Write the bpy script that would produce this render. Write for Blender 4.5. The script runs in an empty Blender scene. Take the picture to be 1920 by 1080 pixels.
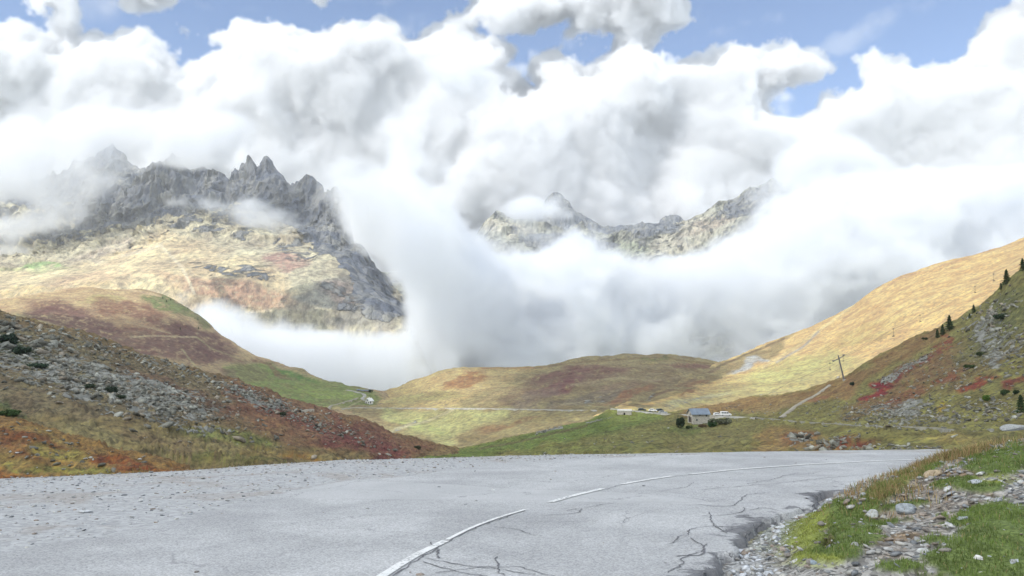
import bpy, math, random
import numpy as np
from mathutils import Vector
from mathutils.bvhtree import BVHTree

# ------------------------------------------------------------------ camera, sky, sun, exposure
S = bpy.context.scene
rad = math.radians
F = 1387.0                                     # focal length in px of a 1920 px wide frame
PITCH = math.atan(110.0/F)
CAMZ = 1.6
cam = bpy.data.cameras.new('camera')
cam.angle = 2*math.atan(960/F)
cam.clip_start = .05; cam.clip_end = 60000
camo = bpy.data.objects.new('camera', cam)
S.collection.objects.link(camo)
camo.location = (0, 0, CAMZ)
camo.rotation_euler = (math.pi/2+PITCH, 0, 0)
S.camera = camo

SUN_EL, SUN_AZ = rad(43), rad(235)             # azimuth clockwise from +Y: behind the camera's left shoulder
SUNV = np.array([math.cos(SUN_EL)*math.sin(SUN_AZ), math.cos(SUN_EL)*math.cos(SUN_AZ), math.sin(SUN_EL)])
EXPOSURE = .42
CLOUD_LIGHT = 1.05
sun = bpy.data.lights.new('sun', 'SUN')
sun.energy = 2.9; sun.angle = rad(.5); sun.color = (1, .955, .89)
suno = bpy.data.objects.new('sun', sun)
S.collection.objects.link(suno)
suno.rotation_euler = Vector(-SUNV).to_track_quat('-Z', 'Y').to_euler()

world = bpy.data.worlds.new('World')
S.world = world; world.use_nodes = True
wt = world.node_tree; wt.nodes.clear()
def wn(t, **k):
    n = wt.nodes.new(t)
    for a, b in k.items(): setattr(n, a, b)
    return n
wout = wn('ShaderNodeOutputWorld')
sky = wn('ShaderNodeTexSky', sky_type='NISHITA', sun_disc=False)
sky.sun_elevation = SUN_EL; sky.sun_rotation = SUN_AZ; sky.altitude = 2000; sky.air_density = 1.0; sky.dust_density = .2; sky.ozone_density = 4.0
bg1 = wn('ShaderNodeBackground'); bg1.inputs[1].default_value = .15
wt.links.new(sky.outputs[0], bg1.inputs[0])
bg2 = wn('ShaderNodeBackground'); bg2.inputs[0].default_value = (.83, .92, 1.03, 1); bg2.inputs[1].default_value = CLOUD_LIGHT
tc = wn('ShaderNodeTexCoord')
mp = wn('ShaderNodeMapping'); mp.inputs['Scale'].default_value = (1.4, 1.4, 3.2); mp.inputs['Rotation'].default_value = (0, rad(14), 0)
wt.links.new(tc.outputs['Generated'], mp.inputs[0])
nz = wn('ShaderNodeTexNoise'); nz.inputs['Scale'].default_value = 2.6; nz.inputs['Detail'].default_value = 7; nz.inputs['Roughness'].default_value = .58; nz.inputs['Distortion'].default_value = .5
wt.links.new(mp.outputs[0], nz.inputs['Vector'])
sx = wn('ShaderNodeSeparateXYZ'); wt.links.new(tc.outputs['Generated'], sx.inputs[0])
front = wn('ShaderNodeMapRange', interpolation_type='SMOOTHSTEP')          # more cloud overhead and behind, open sky ahead
for i, v in ((1, .35), (2, .8), (3, .28), (4, -.2)): front.inputs[i].default_value = v
wt.links.new(sx.outputs['Y'], front.inputs[0])
ad = wn('ShaderNodeMath', operation='ADD'); wt.links.new(nz.outputs[0], ad.inputs[0]); wt.links.new(front.outputs[0], ad.inputs[1])
cm = wn('ShaderNodeMapRange', interpolation_type='SMOOTHSTEP')
for i, v in ((1, .47), (2, .74), (3, 0.0), (4, 1.0)): cm.inputs[i].default_value = v
wt.links.new(ad.outputs[0], cm.inputs[0])
mxw = wn('ShaderNodeMixShader')
wt.links.new(cm.outputs[0], mxw.inputs[0]); wt.links.new(bg1.outputs[0], mxw.inputs[1]); wt.links.new(bg2.outputs[0], mxw.inputs[2])
wt.links.new(mxw.outputs[0], wout.inputs[0])

S.view_settings.view_transform = 'Standard'; S.view_settings.look = 'None'
S.view_settings.exposure = EXPOSURE; S.view_settings.gamma = 1
cy = S.cycles
cy.use_adaptive_sampling = True; cy.adaptive_threshold = .02
cy.use_denoising = True
cy.max_bounces = 14; cy.diffuse_bounces = 3; cy.glossy_bounces = 2; cy.transmission_bounces = 3; cy.transparent_max_bounces = 8
cy.volume_bounces = 9
cy.volume_step_rate = 1.7; cy.volume_max_steps = 256
cy.sample_clamp_indirect = 8

# ------------------------------------------------------------------ helpers: mapping, noise, interpolation
CT, ST = math.cos(PITCH), math.sin(PITCH)
def P(px, py, Y):
    """world point seen at photo position (px, py), at distance Y along +Y"""
    a = (np.asarray(px, float)-960)/F; b = (540-np.asarray(py, float))/F
    dy = CT-b*ST; dz = ST+b*CT
    k = np.asarray(Y, float)/dy
    return np.stack(np.broadcast_arrays(a*k, np.asarray(Y, float)+0*k, CAMZ+dz*k), -1)
def raydir(px, py):
    a = (px-960)/F; b = (540-py)/F
    return Vector((a, CT-b*ST, ST+b*CT)).normalized()
def proj(X):
    d = X-np.array([0, 0, CAMZ])
    f = d[..., 1]*CT+d[..., 2]*ST; u = -d[..., 1]*ST+d[..., 2]*CT
    f = np.maximum(f, 1e-3)
    return 960+F*d[..., 0]/f, 540-F*u/f
def ss(a, b, x):
    t = np.clip((x-a)/(b-a), 0, 1); return t*t*(3-2*t)
def _hash(ix, iy, iz, seed):
    h = (ix.astype(np.uint32)*np.uint32(374761393)) ^ (iy.astype(np.uint32)*np.uint32(668265263)) ^ (iz.astype(np.uint32)*np.uint32(2147483647)) ^ np.uint32(seed*974711+13)
    h = (h ^ (h >> np.uint32(13)))*np.uint32(1274126177)
    h = (h ^ (h >> np.uint32(15)))*np.uint32(2246822519)
    return (h ^ (h >> np.uint32(16))).astype(np.float64)/4294967296.0
def vn(X, seed=0):
    i = np.floor(X).astype(np.int64); f = X-i; f = f*f*f*(f*(f*6-15)+10)
    r = 0
    for dx in (0, 1):
        wx = f[..., 0] if dx else 1-f[..., 0]
        for dy in (0, 1):
            wy = f[..., 1] if dy else 1-f[..., 1]
            for dz in (0, 1):
                wz = f[..., 2] if dz else 1-f[..., 2]
                r = r+wx*wy*wz*_hash(i[..., 0]+dx, i[..., 1]+dy, i[..., 2]+dz, seed)
    return r
def fbm(X, octv=5, seed=0, gain=.5, mode=0):
    """0..1; mode 1 = ridged, 2 = billow"""
    a, s, t = 1.0, 0.0, 0.0
    X = np.array(X, float)
    for o in range(octv):
        n = vn(X+o*17.3, seed+o)
        if mode == 1: n = 1-abs(2*n-1); n = n*n
        elif mode == 2: n = abs(2*n-1)
        s = s+a*n; t += a; a *= gain; X = X*2.03
    return s/t
def pchip(x, y, q):
    x = np.asarray(x, float); y = np.asarray(y, float); h = np.diff(x); d = np.diff(y, axis=0)/h.reshape(-1, *[1]*(y.ndim-1))
    m = np.zeros_like(y); m[0] = d[0]; m[-1] = d[-1]
    if len(x) > 2:
        a, b = d[:-1], d[1:]; ok = a*b > 0
        m[1:-1] = np.where(ok, 2*a*b/np.where(ok, a+b, 1), 0)
    k = np.clip(np.searchsorted(x, q)-1, 0, len(x)-2)
    hh = h[k].reshape(-1, *[1]*(y.ndim-1)); t = ((q-x[k])/h[k]).reshape(-1, *[1]*(y.ndim-1))
    return (2*t**3-3*t**2+1)*y[k]+(t**3-2*t**2+t)*hh*m[k]+(-2*t**3+3*t**2)*y[k+1]+(t**3-t**2)*hh*m[k+1]
def inpoly(px, py, poly):
    r = np.zeros(np.broadcast(px, py).shape, bool); n = len(poly)
    for i in range(n):
        x0, y0 = poly[i]; x1, y1 = poly[(i+1) % n]
        if y0 == y1: continue
        c = (y0 > py) != (y1 > py)
        r ^= c & (px < (x1-x0)*(py-y0)/(y1-y0)+x0)
    return r
def segdist(px, py, pts, closed=False):
    d = np.full(np.broadcast(px, py).shape, 1e9)
    n = len(pts)
    for i in range(n if closed else n-1):
        x0, y0 = pts[i][:2]; x1, y1 = pts[(i+1) % n][:2]
        vx, vy = x1-x0, y1-y0; L = vx*vx+vy*vy+1e-9
        t = np.clip(((px-x0)*vx+(py-y0)*vy)/L, 0, 1)
        d = np.minimum(d, np.hypot(px-x0-t*vx, py-y0-t*vy))
    return d
def sdpoly(px, py, poly):
    d = segdist(px, py, poly, True)
    return np.where(inpoly(px, py, poly), d, -d)

# ------------------------------------------------------------------ helpers: objects
def tag(o, label=None, cat=None, group=None, kind=None):
    if label: o['label'] = label
    if cat: o['category'] = cat
    if group: o['group'] = group
    if kind: o['kind'] = kind
    return o
def link(name, me, mats, parent=None):
    o = bpy.data.objects.new(name, me); S.collection.objects.link(o)
    for m in (mats if isinstance(mats, (list, tuple)) else [mats]):
        if m and m.name not in [x.name for x in me.materials if x]: me.materials.append(m)
    if parent: o.parent = parent
    return o
def mesh_np(name, V, Fc, attrs=None, smooth=False):
    """V (n,3); Fc (m,3) or (m,4) int array"""
    me = bpy.data.meshes.new(name); V = np.ascontiguousarray(V, np.float32); Fc = np.ascontiguousarray(Fc, np.int32)
    k = Fc.shape[1]
    me.vertices.add(len(V)); me.vertices.foreach_set('co', V.ravel())
    me.loops.add(Fc.size); me.loops.foreach_set('vertex_index', Fc.ravel())
    me.polygons.add(len(Fc)); me.polygons.foreach_set('loop_start', np.arange(0, Fc.size, k, dtype=np.int32))
    me.update(calc_edges=True)
    for n, a in (attrs or {}).items():
        a = np.asarray(a, np.float32)
        if a.ndim == 1:
            t = me.attributes.new(n, 'FLOAT', 'POINT'); t.data.foreach_set('value', a)
        else:
            t = me.attributes.new(n, 'FLOAT_COLOR', 'POINT')
            t.data.foreach_set('color', np.concatenate([a[:, :3], np.ones((len(a), 1), np.float32)], 1).ravel())
    if smooth: me.polygons.foreach_set('use_smooth', np.ones(len(Fc), bool))
    return me
def grid_faces(nu, nv):
    i = np.arange(nu*nv).reshape(nu, nv)
    return np.stack([i[:-1, :-1], i[1:, :-1], i[1:, 1:], i[:-1, 1:]], -1).reshape(-1, 4)
class MB:
    def __init__(s): s.v = []; s.f = []
    def add(s, v, f):
        b = len(s.v); s.v += [tuple(p) for p in v]; s.f += [tuple(i+b for i in q) for q in f]; return s
    def box(s, c, d, rz=0, taper=1.0):
        x, y, z = [k/2 for k in d]; v = []
        for sz in (-1, 1):
            k = taper if sz > 0 else 1
            for sx_, sy_ in ((-1, -1), (1, -1), (1, 1), (-1, 1)):
                a, b = sx_*x*k, sy_*y*k
                v.append((c[0]+a*math.cos(rz)-b*math.sin(rz), c[1]+a*math.sin(rz)+b*math.cos(rz), c[2]+sz*z))
        return s.add(v, [(0, 3, 2, 1), (4, 5, 6, 7), (0, 1, 5, 4), (1, 2, 6, 5), (2, 3, 7, 6), (3, 0, 4, 7)])
    def tube(s, p, q, r0, r1=None, n=8):
        r1 = r0 if r1 is None else r1
        p = Vector(p); q = Vector(q); d = (q-p).normalized()
        a = d.orthogonal().normalized(); b = d.cross(a); v = []
        for c, r in ((p, r0), (q, r1)):
            for i in range(n):
                t = 2*math.pi*i/n; v.append(c+a*r*math.cos(t)+b*r*math.sin(t))
        f = [(i, (i+1) % n, n+(i+1) % n, n+i) for i in range(n)]+[tuple(range(n))[::-1], tuple(range(n, 2*n))]
        return s.add(v, f)
    def prism(s, prof, w, axis='y'):
        """profile of (x,z) points pushed along y by +-w/2"""
        n = len(prof)
        v = [(x, -w/2, z) for x, z in prof]+[(x, w/2, z) for x, z in prof]
        return s.add(v, [(i, (i+1) % n, n+(i+1) % n, n+i) for i in range(n)]+[tuple(range(n))[::-1], tuple(range(n, 2*n))])
    def build(s, name, mat, parent=None, smooth=False, bevel=0):
        me = bpy.data.meshes.new(name); me.from_pydata([tuple(x) for x in s.v], [], s.f); me.update()
        if smooth: me.polygons.foreach_set('use_smooth', [True]*len(me.polygons))
        o = link(name, me, mat, parent)
        if bevel:
            m = o.modifiers.new('bevel', 'BEVEL'); m.width = bevel; m.segments = 2; m.limit_method = 'ANGLE'
        return o
def empty(name, loc, rz=0):
    o = bpy.data.objects.new(name, None); S.collection.objects.link(o); o.location = loc; o.rotation_euler = (0, 0, rz); o.empty_display_size = .2
    return o
def copy_tree(o, parent=None):
    c = o.copy(); S.collection.objects.link(c); c.parent = parent
    for ch in list(o.children): copy_tree(ch, c)
    return c

# ------------------------------------------------------------------ materials
def newmat(name):
    m = bpy.data.materials.new(name); m.use_nodes = True; nt = m.node_tree; nt.nodes.clear()
    out = nt.nodes.new('ShaderNodeOutputMaterial'); b = nt.nodes.new('ShaderNodeBsdfPrincipled')
    nt.links.new(b.outputs[0], out.inputs[0]); b.inputs['Specular IOR Level'].default_value = .25
    return m, nt, b
def nn(nt, t, **k):
    n = nt.nodes.new(t)
    for a, b in k.items(): setattr(n, a, b)
    return n
def noise_node(nt, scale, detail=4, rough=.6, vec=None, dist=0):
    n = nn(nt, 'ShaderNodeTexNoise'); n.inputs['Scale'].default_value = scale; n.inputs['Detail'].default_value = detail; n.inputs['Roughness'].default_value = rough; n.inputs['Distortion'].default_value = dist
    if vec is not None: nt.links.new(vec, n.inputs['Vector'])
    return n.outputs[0]
def mrange(nt, src, a, b, c=0.0, d=1.0, smooth=True):
    n = nn(nt, 'ShaderNodeMapRange', interpolation_type='SMOOTHSTEP' if smooth else 'LINEAR')
    for i, v in ((1, a), (2, b), (3, c), (4, d)): n.inputs[i].default_value = v
    nt.links.new(src, n.inputs[0]); return n.outputs[0]
def mixc(nt, fac, a, b, mode='MIX'):
    n = nn(nt, 'ShaderNodeMix', data_type='RGBA', blend_type=mode)
    if isinstance(fac, float): n.inputs[0].default_value = fac
    else: nt.links.new(fac, n.inputs[0])
    for s, k in ((a, 6), (b, 7)):
        if isinstance(s, tuple): n.inputs[k].default_value = (*s[:3], 1)
        else: nt.links.new(s, n.inputs[k])
    return n.outputs[2]
def math_(nt, op, a, b):
    n = nn(nt, 'ShaderNodeMath', operation=op)
    for k, s in ((0, a), (1, b)):
        if isinstance(s, (int, float)): n.inputs[k].default_value = s
        else: nt.links.new(s, n.inputs[k])
    return n.outputs[0]
def bump(nt, b, h, dist, strength=1.0, normal=None):
    n = nn(nt, 'ShaderNodeBump'); n.inputs['Distance'].default_value = dist; n.inputs['Strength'].default_value = strength
    nt.links.new(h, n.inputs['Height'])
    if normal is not None: nt.links.new(normal, n.inputs['Normal'])
    nt.links.new(n.outputs[0], b.inputs['Normal']); return n.outputs[0]
def plain(name, col, rough=.7, metal=0, var=.15, scale=3.0):
    m, nt, b = newmat(name)
    tcn = nn(nt, 'ShaderNodeTexCoord')
    n = noise_node(nt, scale, 4, .6, tcn.outputs['Object'])
    lo = tuple(c*(1-var) for c in col); hi = tuple(min(1, c*(1+var)) for c in col)
    nt.links.new(mixc(nt, mrange(nt, n, .3, .7), lo, hi), b.inputs['Base Color'])
    b.inputs['Roughness'].default_value = rough; b.inputs['Metallic'].default_value = metal
    return m
def terrain_mat(name, s, rockcols, rscale, bdist, vary=.45, stretch=(1, 1, 1), tone=1.0):
    """painted ground cover x fine variation, with outcrops where 'rock' is high.
    s: finest feature size in metres"""
    m, nt, b = newmat(name)
    geo = nn(nt, 'ShaderNodeNewGeometry')
    vm = nn(nt, 'ShaderNodeVectorMath', operation='MULTIPLY'); vm.inputs[1].default_value = stretch; nt.links.new(geo.outputs['Position'], vm.inputs[0])
    pos = vm.outputs[0]
    col = nn(nt, 'ShaderNodeAttribute', attribute_name='Col'); rk = nn(nt, 'ShaderNodeAttribute', attribute_name='rock')
    n1 = noise_node(nt, .12/s, 5, .62, pos, .3); n2 = noise_node(nt, .7/s, 4, .7, pos)
    v = mrange(nt, n1, .3, .7, (1-vary*.5)*tone, (1+vary*.5)*tone)
    v2 = mrange(nt, n2, .3, .7, 1-vary, 1+vary)
    mul = math_(nt, 'MULTIPLY', v, v2)
    hs = nn(nt, 'ShaderNodeHueSaturation'); nt.links.new(col.outputs['Color'], hs.inputs['Color'])
    nt.links.new(mrange(nt, n1, .3, .7, .487, .513), hs.inputs['Hue']); nt.links.new(mul, hs.inputs['Value'])
    nt.links.new(mrange(nt, n2, .3, .7, .85, 1.12), hs.inputs['Saturation'])
    # rock
    r1 = noise_node(nt, .35/rscale, 6, .68, pos, .6)
    vo = nn(nt, 'ShaderNodeTexVoronoi', feature='F1'); vo.inputs['Scale'].default_value = 1/rscale; nt.links.new(pos, vo.inputs['Vector'])
    thr = math_(nt, 'ADD', rk.outputs['Fac'], math_(nt, 'MULTIPLY', math_(nt, 'SUBTRACT', r1, .5), 1.7))
    thr = math_(nt, 'SUBTRACT', thr, math_(nt, 'MULTIPLY', vo.outputs['Distance'], .25))
    rmask = mrange(nt, thr, .42, .58)
    sepc = nn(nt, 'ShaderNodeSeparateColor'); nt.links.new(vo.outputs['Color'], sepc.inputs[0])
    rc = mixc(nt, mrange(nt, r1, .35, .65), rockcols[0], rockcols[1])
    rc = mixc(nt, math_(nt, 'MULTIPLY', sepc.outputs[0], .6), rc, rockcols[2])
    nt.links.new(mixc(nt, rmask, hs.outputs[0], rc), b.inputs['Base Color'])
    b.inputs['Roughness'].default_value = .95; b.inputs['Specular IOR Level'].default_value = .1
    h = math_(nt, 'ADD', math_(nt, 'MULTIPLY', n2, .35), math_(nt, 'MULTIPLY', rmask, math_(nt, 'SUBTRACT', math_(nt, 'MULTIPLY', r1, 1.5), math_(nt, 'MULTIPLY', vo.outputs['Distance'], .9))))
    bump(nt, b, h, bdist)
    return m

# ------------------------------------------------------------------ terrain patches
LAY = {}
def patch(name, cols, nu, nv, rough, seed, back, base_col, paint=(), rock=(), mat=None, rock0=0.0, wob=8, disp=None, ridge_noise=0, kind='structure', nback=10):
    cols = sorted(cols); px = np.array([c[0] for c in cols], float)
    rows = np.array([c[1] for c in cols], float)                # (nc, nr, 2)
    q = np.linspace(px[0], px[-1], nu)
    A = pchip(px, rows.reshape(len(cols), -1), q).reshape(nu, rows.shape[1], 2)
    if ridge_noise:
        kk = np.exp(-.5*(np.arange(-30, 31)/9.0)**2); kk /= kk.sum()
        for c_ in range(2):
            for j in range(rows.shape[1]-(1 if c_ == 0 else 0)):
                A[:, j, c_] = np.convolve(np.pad(A[:, j, c_], 30, 'edge'), kk, 'valid')
    nr = rows.shape[1]
    tt = np.linspace(0, nr-1, nv)
    B = pchip(np.arange(nr), A.transpose(1, 0, 2).reshape(nr, -1), tt).reshape(nv, nu, 2).transpose(1, 0, 2)
    PX = np.repeat(q[:, None], nv, 1); PY = B[..., 0]; YY = B[..., 1]
    if ridge_noise:
        k = ss(.5, 1, tt/(nr-1))[None, :]
        PY = PY-k*ridge_noise*(fbm(np.stack([PX/22, 0*PX, 0*PX+seed], -1), 5, seed, .6, 1)-.45)
    X = P(PX, PY, YY)
    # the far side of the hill, falling away behind the ridge
    bk = []
    for j in range(1, nback+1):
        f = j/nback
        e = X[:, -1].copy(); e[:, 1] += back*f; e[:, 0] *= (1+back*f/np.maximum(X[:, -1, 1], 1)); e[:, 2] -= back*(.1*f+.55*f*f)
        bk.append(e)
    Xa = np.concatenate([X, np.stack(bk, 1)], 1)
    NV = nv+nback
    # relief
    w = np.ones((nu, NV)); 
    w[:, nv-1:] = 1
    if disp: Xa = disp(Xa, w)
    else:
        for (amp, wl, mode) in rough:
            n = fbm(Xa/wl, 5, seed, .5, mode)-.5
            Xa[..., 2] += amp*n*2
    QX, QY = proj(Xa)
    QX[:, nv:] = QX[:, nv-1:nv]; QY[:, nv:] = QY[:, nv-1:nv]
    n1 = fbm(np.stack([QX/38, QY/16, 0*QX], -1), 5, seed+5)-.5; n2 = fbm(np.stack([QX/38, QY/16, 0*QX+9], -1), 5, seed+7)-.5
    wx = QX+n1*wob*6; wy = QY+n2*wob*3
    C = np.empty((nu, NV, 3)); C[:] = base_col
    R = np.full((nu, NV), rock0, float)
    def strength(it):
        if it[0] == 'e':
            _, cx, cy_, rx, ry, ang = it[:6]; a = rad(ang)
            dx, dy = wx-cx, wy-cy_
            u = (dx*math.cos(a)+dy*math.sin(a))/rx; v = (-dx*math.sin(a)+dy*math.cos(a))/ry
            return ss(1.25, .7, np.hypot(u, v))
        if it[0] == 'p':
            _, poly, fe = it[:3]
            return ss(-fe, fe, sdpoly(wx, wy, poly))
        if it[0] == 'l':
            _, pts, wd = it[:3]
            return ss(wd, wd*.35, segdist(QX+n1*wob*.5, QY+n2*wob*.5, pts))
    fine = fbm(np.stack([QX/9, QY/4, 0*QX+3], -1), 4, seed+11, .65)
    for it in paint:
        k = (strength(it)*it[-1]*(ss(.18, .50, fine) if it[0] == 'e' else .75+.25*ss(.3, .5, fine)))[..., None]; C = C*(1-k)+np.array(it[-2])*k
    for it in rock:
        k = strength(it)*it[-1]; R = R*(1-abs(k))+np.maximum(k, 0)
    me = mesh_np(name, Xa.reshape(-1, 3), grid_faces(nu, NV), {'Col': C.reshape(-1, 3), 'rock': R.ravel()}, smooth=True)
    o = link(name, me, mat); tag(o, kind=kind)
    LAY[name] = (o, Xa, grid_faces(nu, NV))
    return o
_bv = {}
def bvh(name):
    if name not in _bv:
        o, X, f = LAY[name]
        _bv[name] = BVHTree.FromPolygons([Vector(v) for v in X.reshape(-1, 3).tolist()], f.tolist())
    return _bv[name]
def hit(px, py, names):
    best = None
    for n in names:
        r = bvh(n).ray_cast(Vector((0, 0, CAMZ)), raydir(px, py))
        if r[0] is not None and (best is None or r[3] < best[1]): best = (r[0], r[3])
    return best[0] if best else None
def drop(x, y, names, default=None):
    z = None
    for n in names:
        r = bvh(n).ray_cast(Vector((x, y, 3000)), Vector((0, 0, -1)))
        if r[0] is not None and (z is None or r[0].z > z): z = r[0].z
    return default if z is None else z

STRAW = (.44, .34, .17); TAN = (.52, .375, .185); OLIVE = (.235, .215, .085); GREEN = (.17, .225, .07); DGREEN = (.09, .13, .05)
RUST = (.30, .14, .06); WINE = (.17, .075, .065); PURP = (.17, .09, .085); BROWN = (.24, .17, .09); GREY = (.33, .33, .31); LIME = (.42, .42, .16); RED = (.19, .06, .05)
ROCKL = ((.30, .31, .29), (.42, .43, .39), (.16, .17, .15))
ROCKN = ((.20, .20, .18), (.30, .30, .27), (.10, .10, .09))
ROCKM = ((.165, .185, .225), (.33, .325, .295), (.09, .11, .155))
m_near = terrain_mat('hill_near', .8, ROCKN, 2.2, .9, .5, (1, 1, 1), .66)
m_mid = terrain_mat('hill_mid', 2.4, ROCKL, 5.0, 2.6, .36, (1, 1, 1), .84)
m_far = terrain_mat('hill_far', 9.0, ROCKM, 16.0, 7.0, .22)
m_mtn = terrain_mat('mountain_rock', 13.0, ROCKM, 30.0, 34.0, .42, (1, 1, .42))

def D(l, *ks):   # rows' distances scaled
    return [(c[0], [(r[0], r[1]*ks[i]) for i, r in enumerate(c[1])]) for c in l]

# left near slope, covered in talus
patch('left_hillside', D([
 (-260, [(960, 30), (890, 38), (770, 90), (650, 150), (470, 240)]),
 (-120, [(960, 30), (890, 38), (785, 90), (680, 150), (535, 240)]),
 (0, [(950, 30), (890, 40), (800, 90), (700, 150), (579, 240)]),
 (93, [(950, 34), (888, 44), (804, 90), (712, 152), (606, 245)]),
 (178, [(950, 38), (885, 50), (808, 95), (722, 158), (630, 250)]),
 (259, [(945, 42), (882, 55), (810, 100), (735, 165), (658, 255)]),
 (333, [(945, 46), (880, 60), (812, 110), (745, 175), (678, 258)]),
 (407, [(940, 50), (875, 65), (815, 120), (758, 190), (700, 262)]),
 (478, [(935, 60), (870, 75), (820, 130), (772, 200), (721, 270)]),
 (540, [(930, 70), (866, 88), (828, 140), (787, 205), (745, 276)]),
 (645, [(925, 85), (862, 110), (835, 160), (805, 215), (772, 285)]),
 (690, [(915, 95), (860, 120), (838, 170), (814, 225), (787, 292)]),
 (740, [(900, 110), (858, 135), (842, 185), (828, 240), (812, 298)]),
 (790, [(900, 125), (858, 155), (847, 205), (837, 250), (826, 305)]),
 (830, [(900, 140), (860, 170), (852, 215), (846, 260), (839, 310)]),
 (900, [(905, 150), (875, 180), (868, 220), (864, 260), (860, 315)]),
 ], 1, 1, 1.1, 1.15, 1.15), 460, 240, [(3.2, 40, 0), (1.3, 9, 1), (.5, 2.6, 1)], 3, 120, BROWN, wob=10, mat=m_near,
 paint=[('p', [(-300, 500), (0, 590), (480, 730), (480, 790), (0, 790), (-300, 790)], 20, (.20, .17, .11), .8),
        ('p', [(430, 700), (830, 840), (760, 862), (560, 830), (420, 770)], 14, (.235, .13, .085), .95),
        ('e', 620, 800, 150, 26, 22, (.21, .10, .08), .8), ('e', 330, 735, 120, 16, 20, (.20, .115, .085), .6), ('e', 690, 842, 90, 14, 12, (.19, .075, .07), .7),
        ('e', 560, 765, 90, 12, 22, (.27, .20, .11), .5),
        ('p', [(-300, 800), (0, 775), (200, 790), (420, 800), (560, 840), (700, 862), (640, 900), (-300, 940)], 12, (.25, .205, .105), .95),
        ('e', 430, 815, 110, 12, 8, (.20, .22, .08), .8), ('e', 520, 850, 90, 9, 6, (.33, .25, .10), .8), ('e', 400, 858, 120, 8, 3, (.20, .21, .07), .7), ('e', 590, 862, 60, 7, 3, (.27, .14, .06), .7), ('e', 300, 825, 90, 10, 12, (.24, .17, .10), .7),
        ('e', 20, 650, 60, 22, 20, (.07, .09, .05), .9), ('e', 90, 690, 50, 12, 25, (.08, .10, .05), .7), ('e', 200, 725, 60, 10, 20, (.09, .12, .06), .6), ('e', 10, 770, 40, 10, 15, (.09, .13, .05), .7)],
 rock=[('p', [(-300, 560), (0, 600), (480, 740), (480, 775), (330, 800), (180, 775), (0, 740), (-300, 740)], 25, .34),
       ('e', 150, 705, 200, 40, 16, .44), ('e', 300, 745, 140, 24, 14, .42), ('e', 250, 660, 200, 18, 17, .38), ('e', 580, 790, 120, 14, 20, .38), ('e', 480, 745, 60, 14, 20, .6), ('e', 330, 790, 150, 14, 8, .45)])
# rusty hump in front of it
patch('left_hummock', [
 (-260, [(980, 22), (920, 30), (830, 38), (730, 50)]), (-100, [(970, 22), (905, 30), (830, 38), (760, 50)]),
 (0, [(960, 22), (898, 30), (835, 38), (779, 50)]), (52, [(958, 22), (897, 30), (838, 38), (791, 50)]),
 (93, [(958, 22), (897, 30), (846, 38), (808, 49)]), (150, [(956, 22), (896, 29), (858, 36), (828, 47)]), (222, [(955, 22), (896, 28), (868, 34), (845, 43)]),
 (290, [(955, 22), (900, 27), (878, 32), (863, 39)]), (348, [(955, 22), (905, 26), (890, 30), (881, 36)]), (420, [(960, 22), (930, 26), (915, 29), (905, 33)]),
 ], 260, 140, [(.8, 9, 0), (.35, 2.2, 1), (.12, .6, 1)], 11, 26, (.27, .17, .075), wob=10, mat=terrain_mat('hummock_heath', .22, ROCKL, .5, .25, .55, (1, 1, 1), .68),
 paint=[('e', 40, 830, 90, 22, 10, (.23, .11, .06), .85), ('e', 230, 868, 110, 10, 8, (.21, .08, .045), .9), ('e', 120, 850, 60, 12, 10, (.26, .23, .08), .8), ('e', 20, 870, 60, 14, 5, (.30, .24, .09), .6), ('e', 120, 885, 120, 7, 3, (.21, .22, .07), .7), ('e', 90, 815, 50, 7, 22, (.32, .24, .10), .7), ('e', 10, 895, 60, 6, 0, (.28, .12, .05), .8)],
 rock=[('e', 120, 860, 200, 40, 5, .14)])

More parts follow.
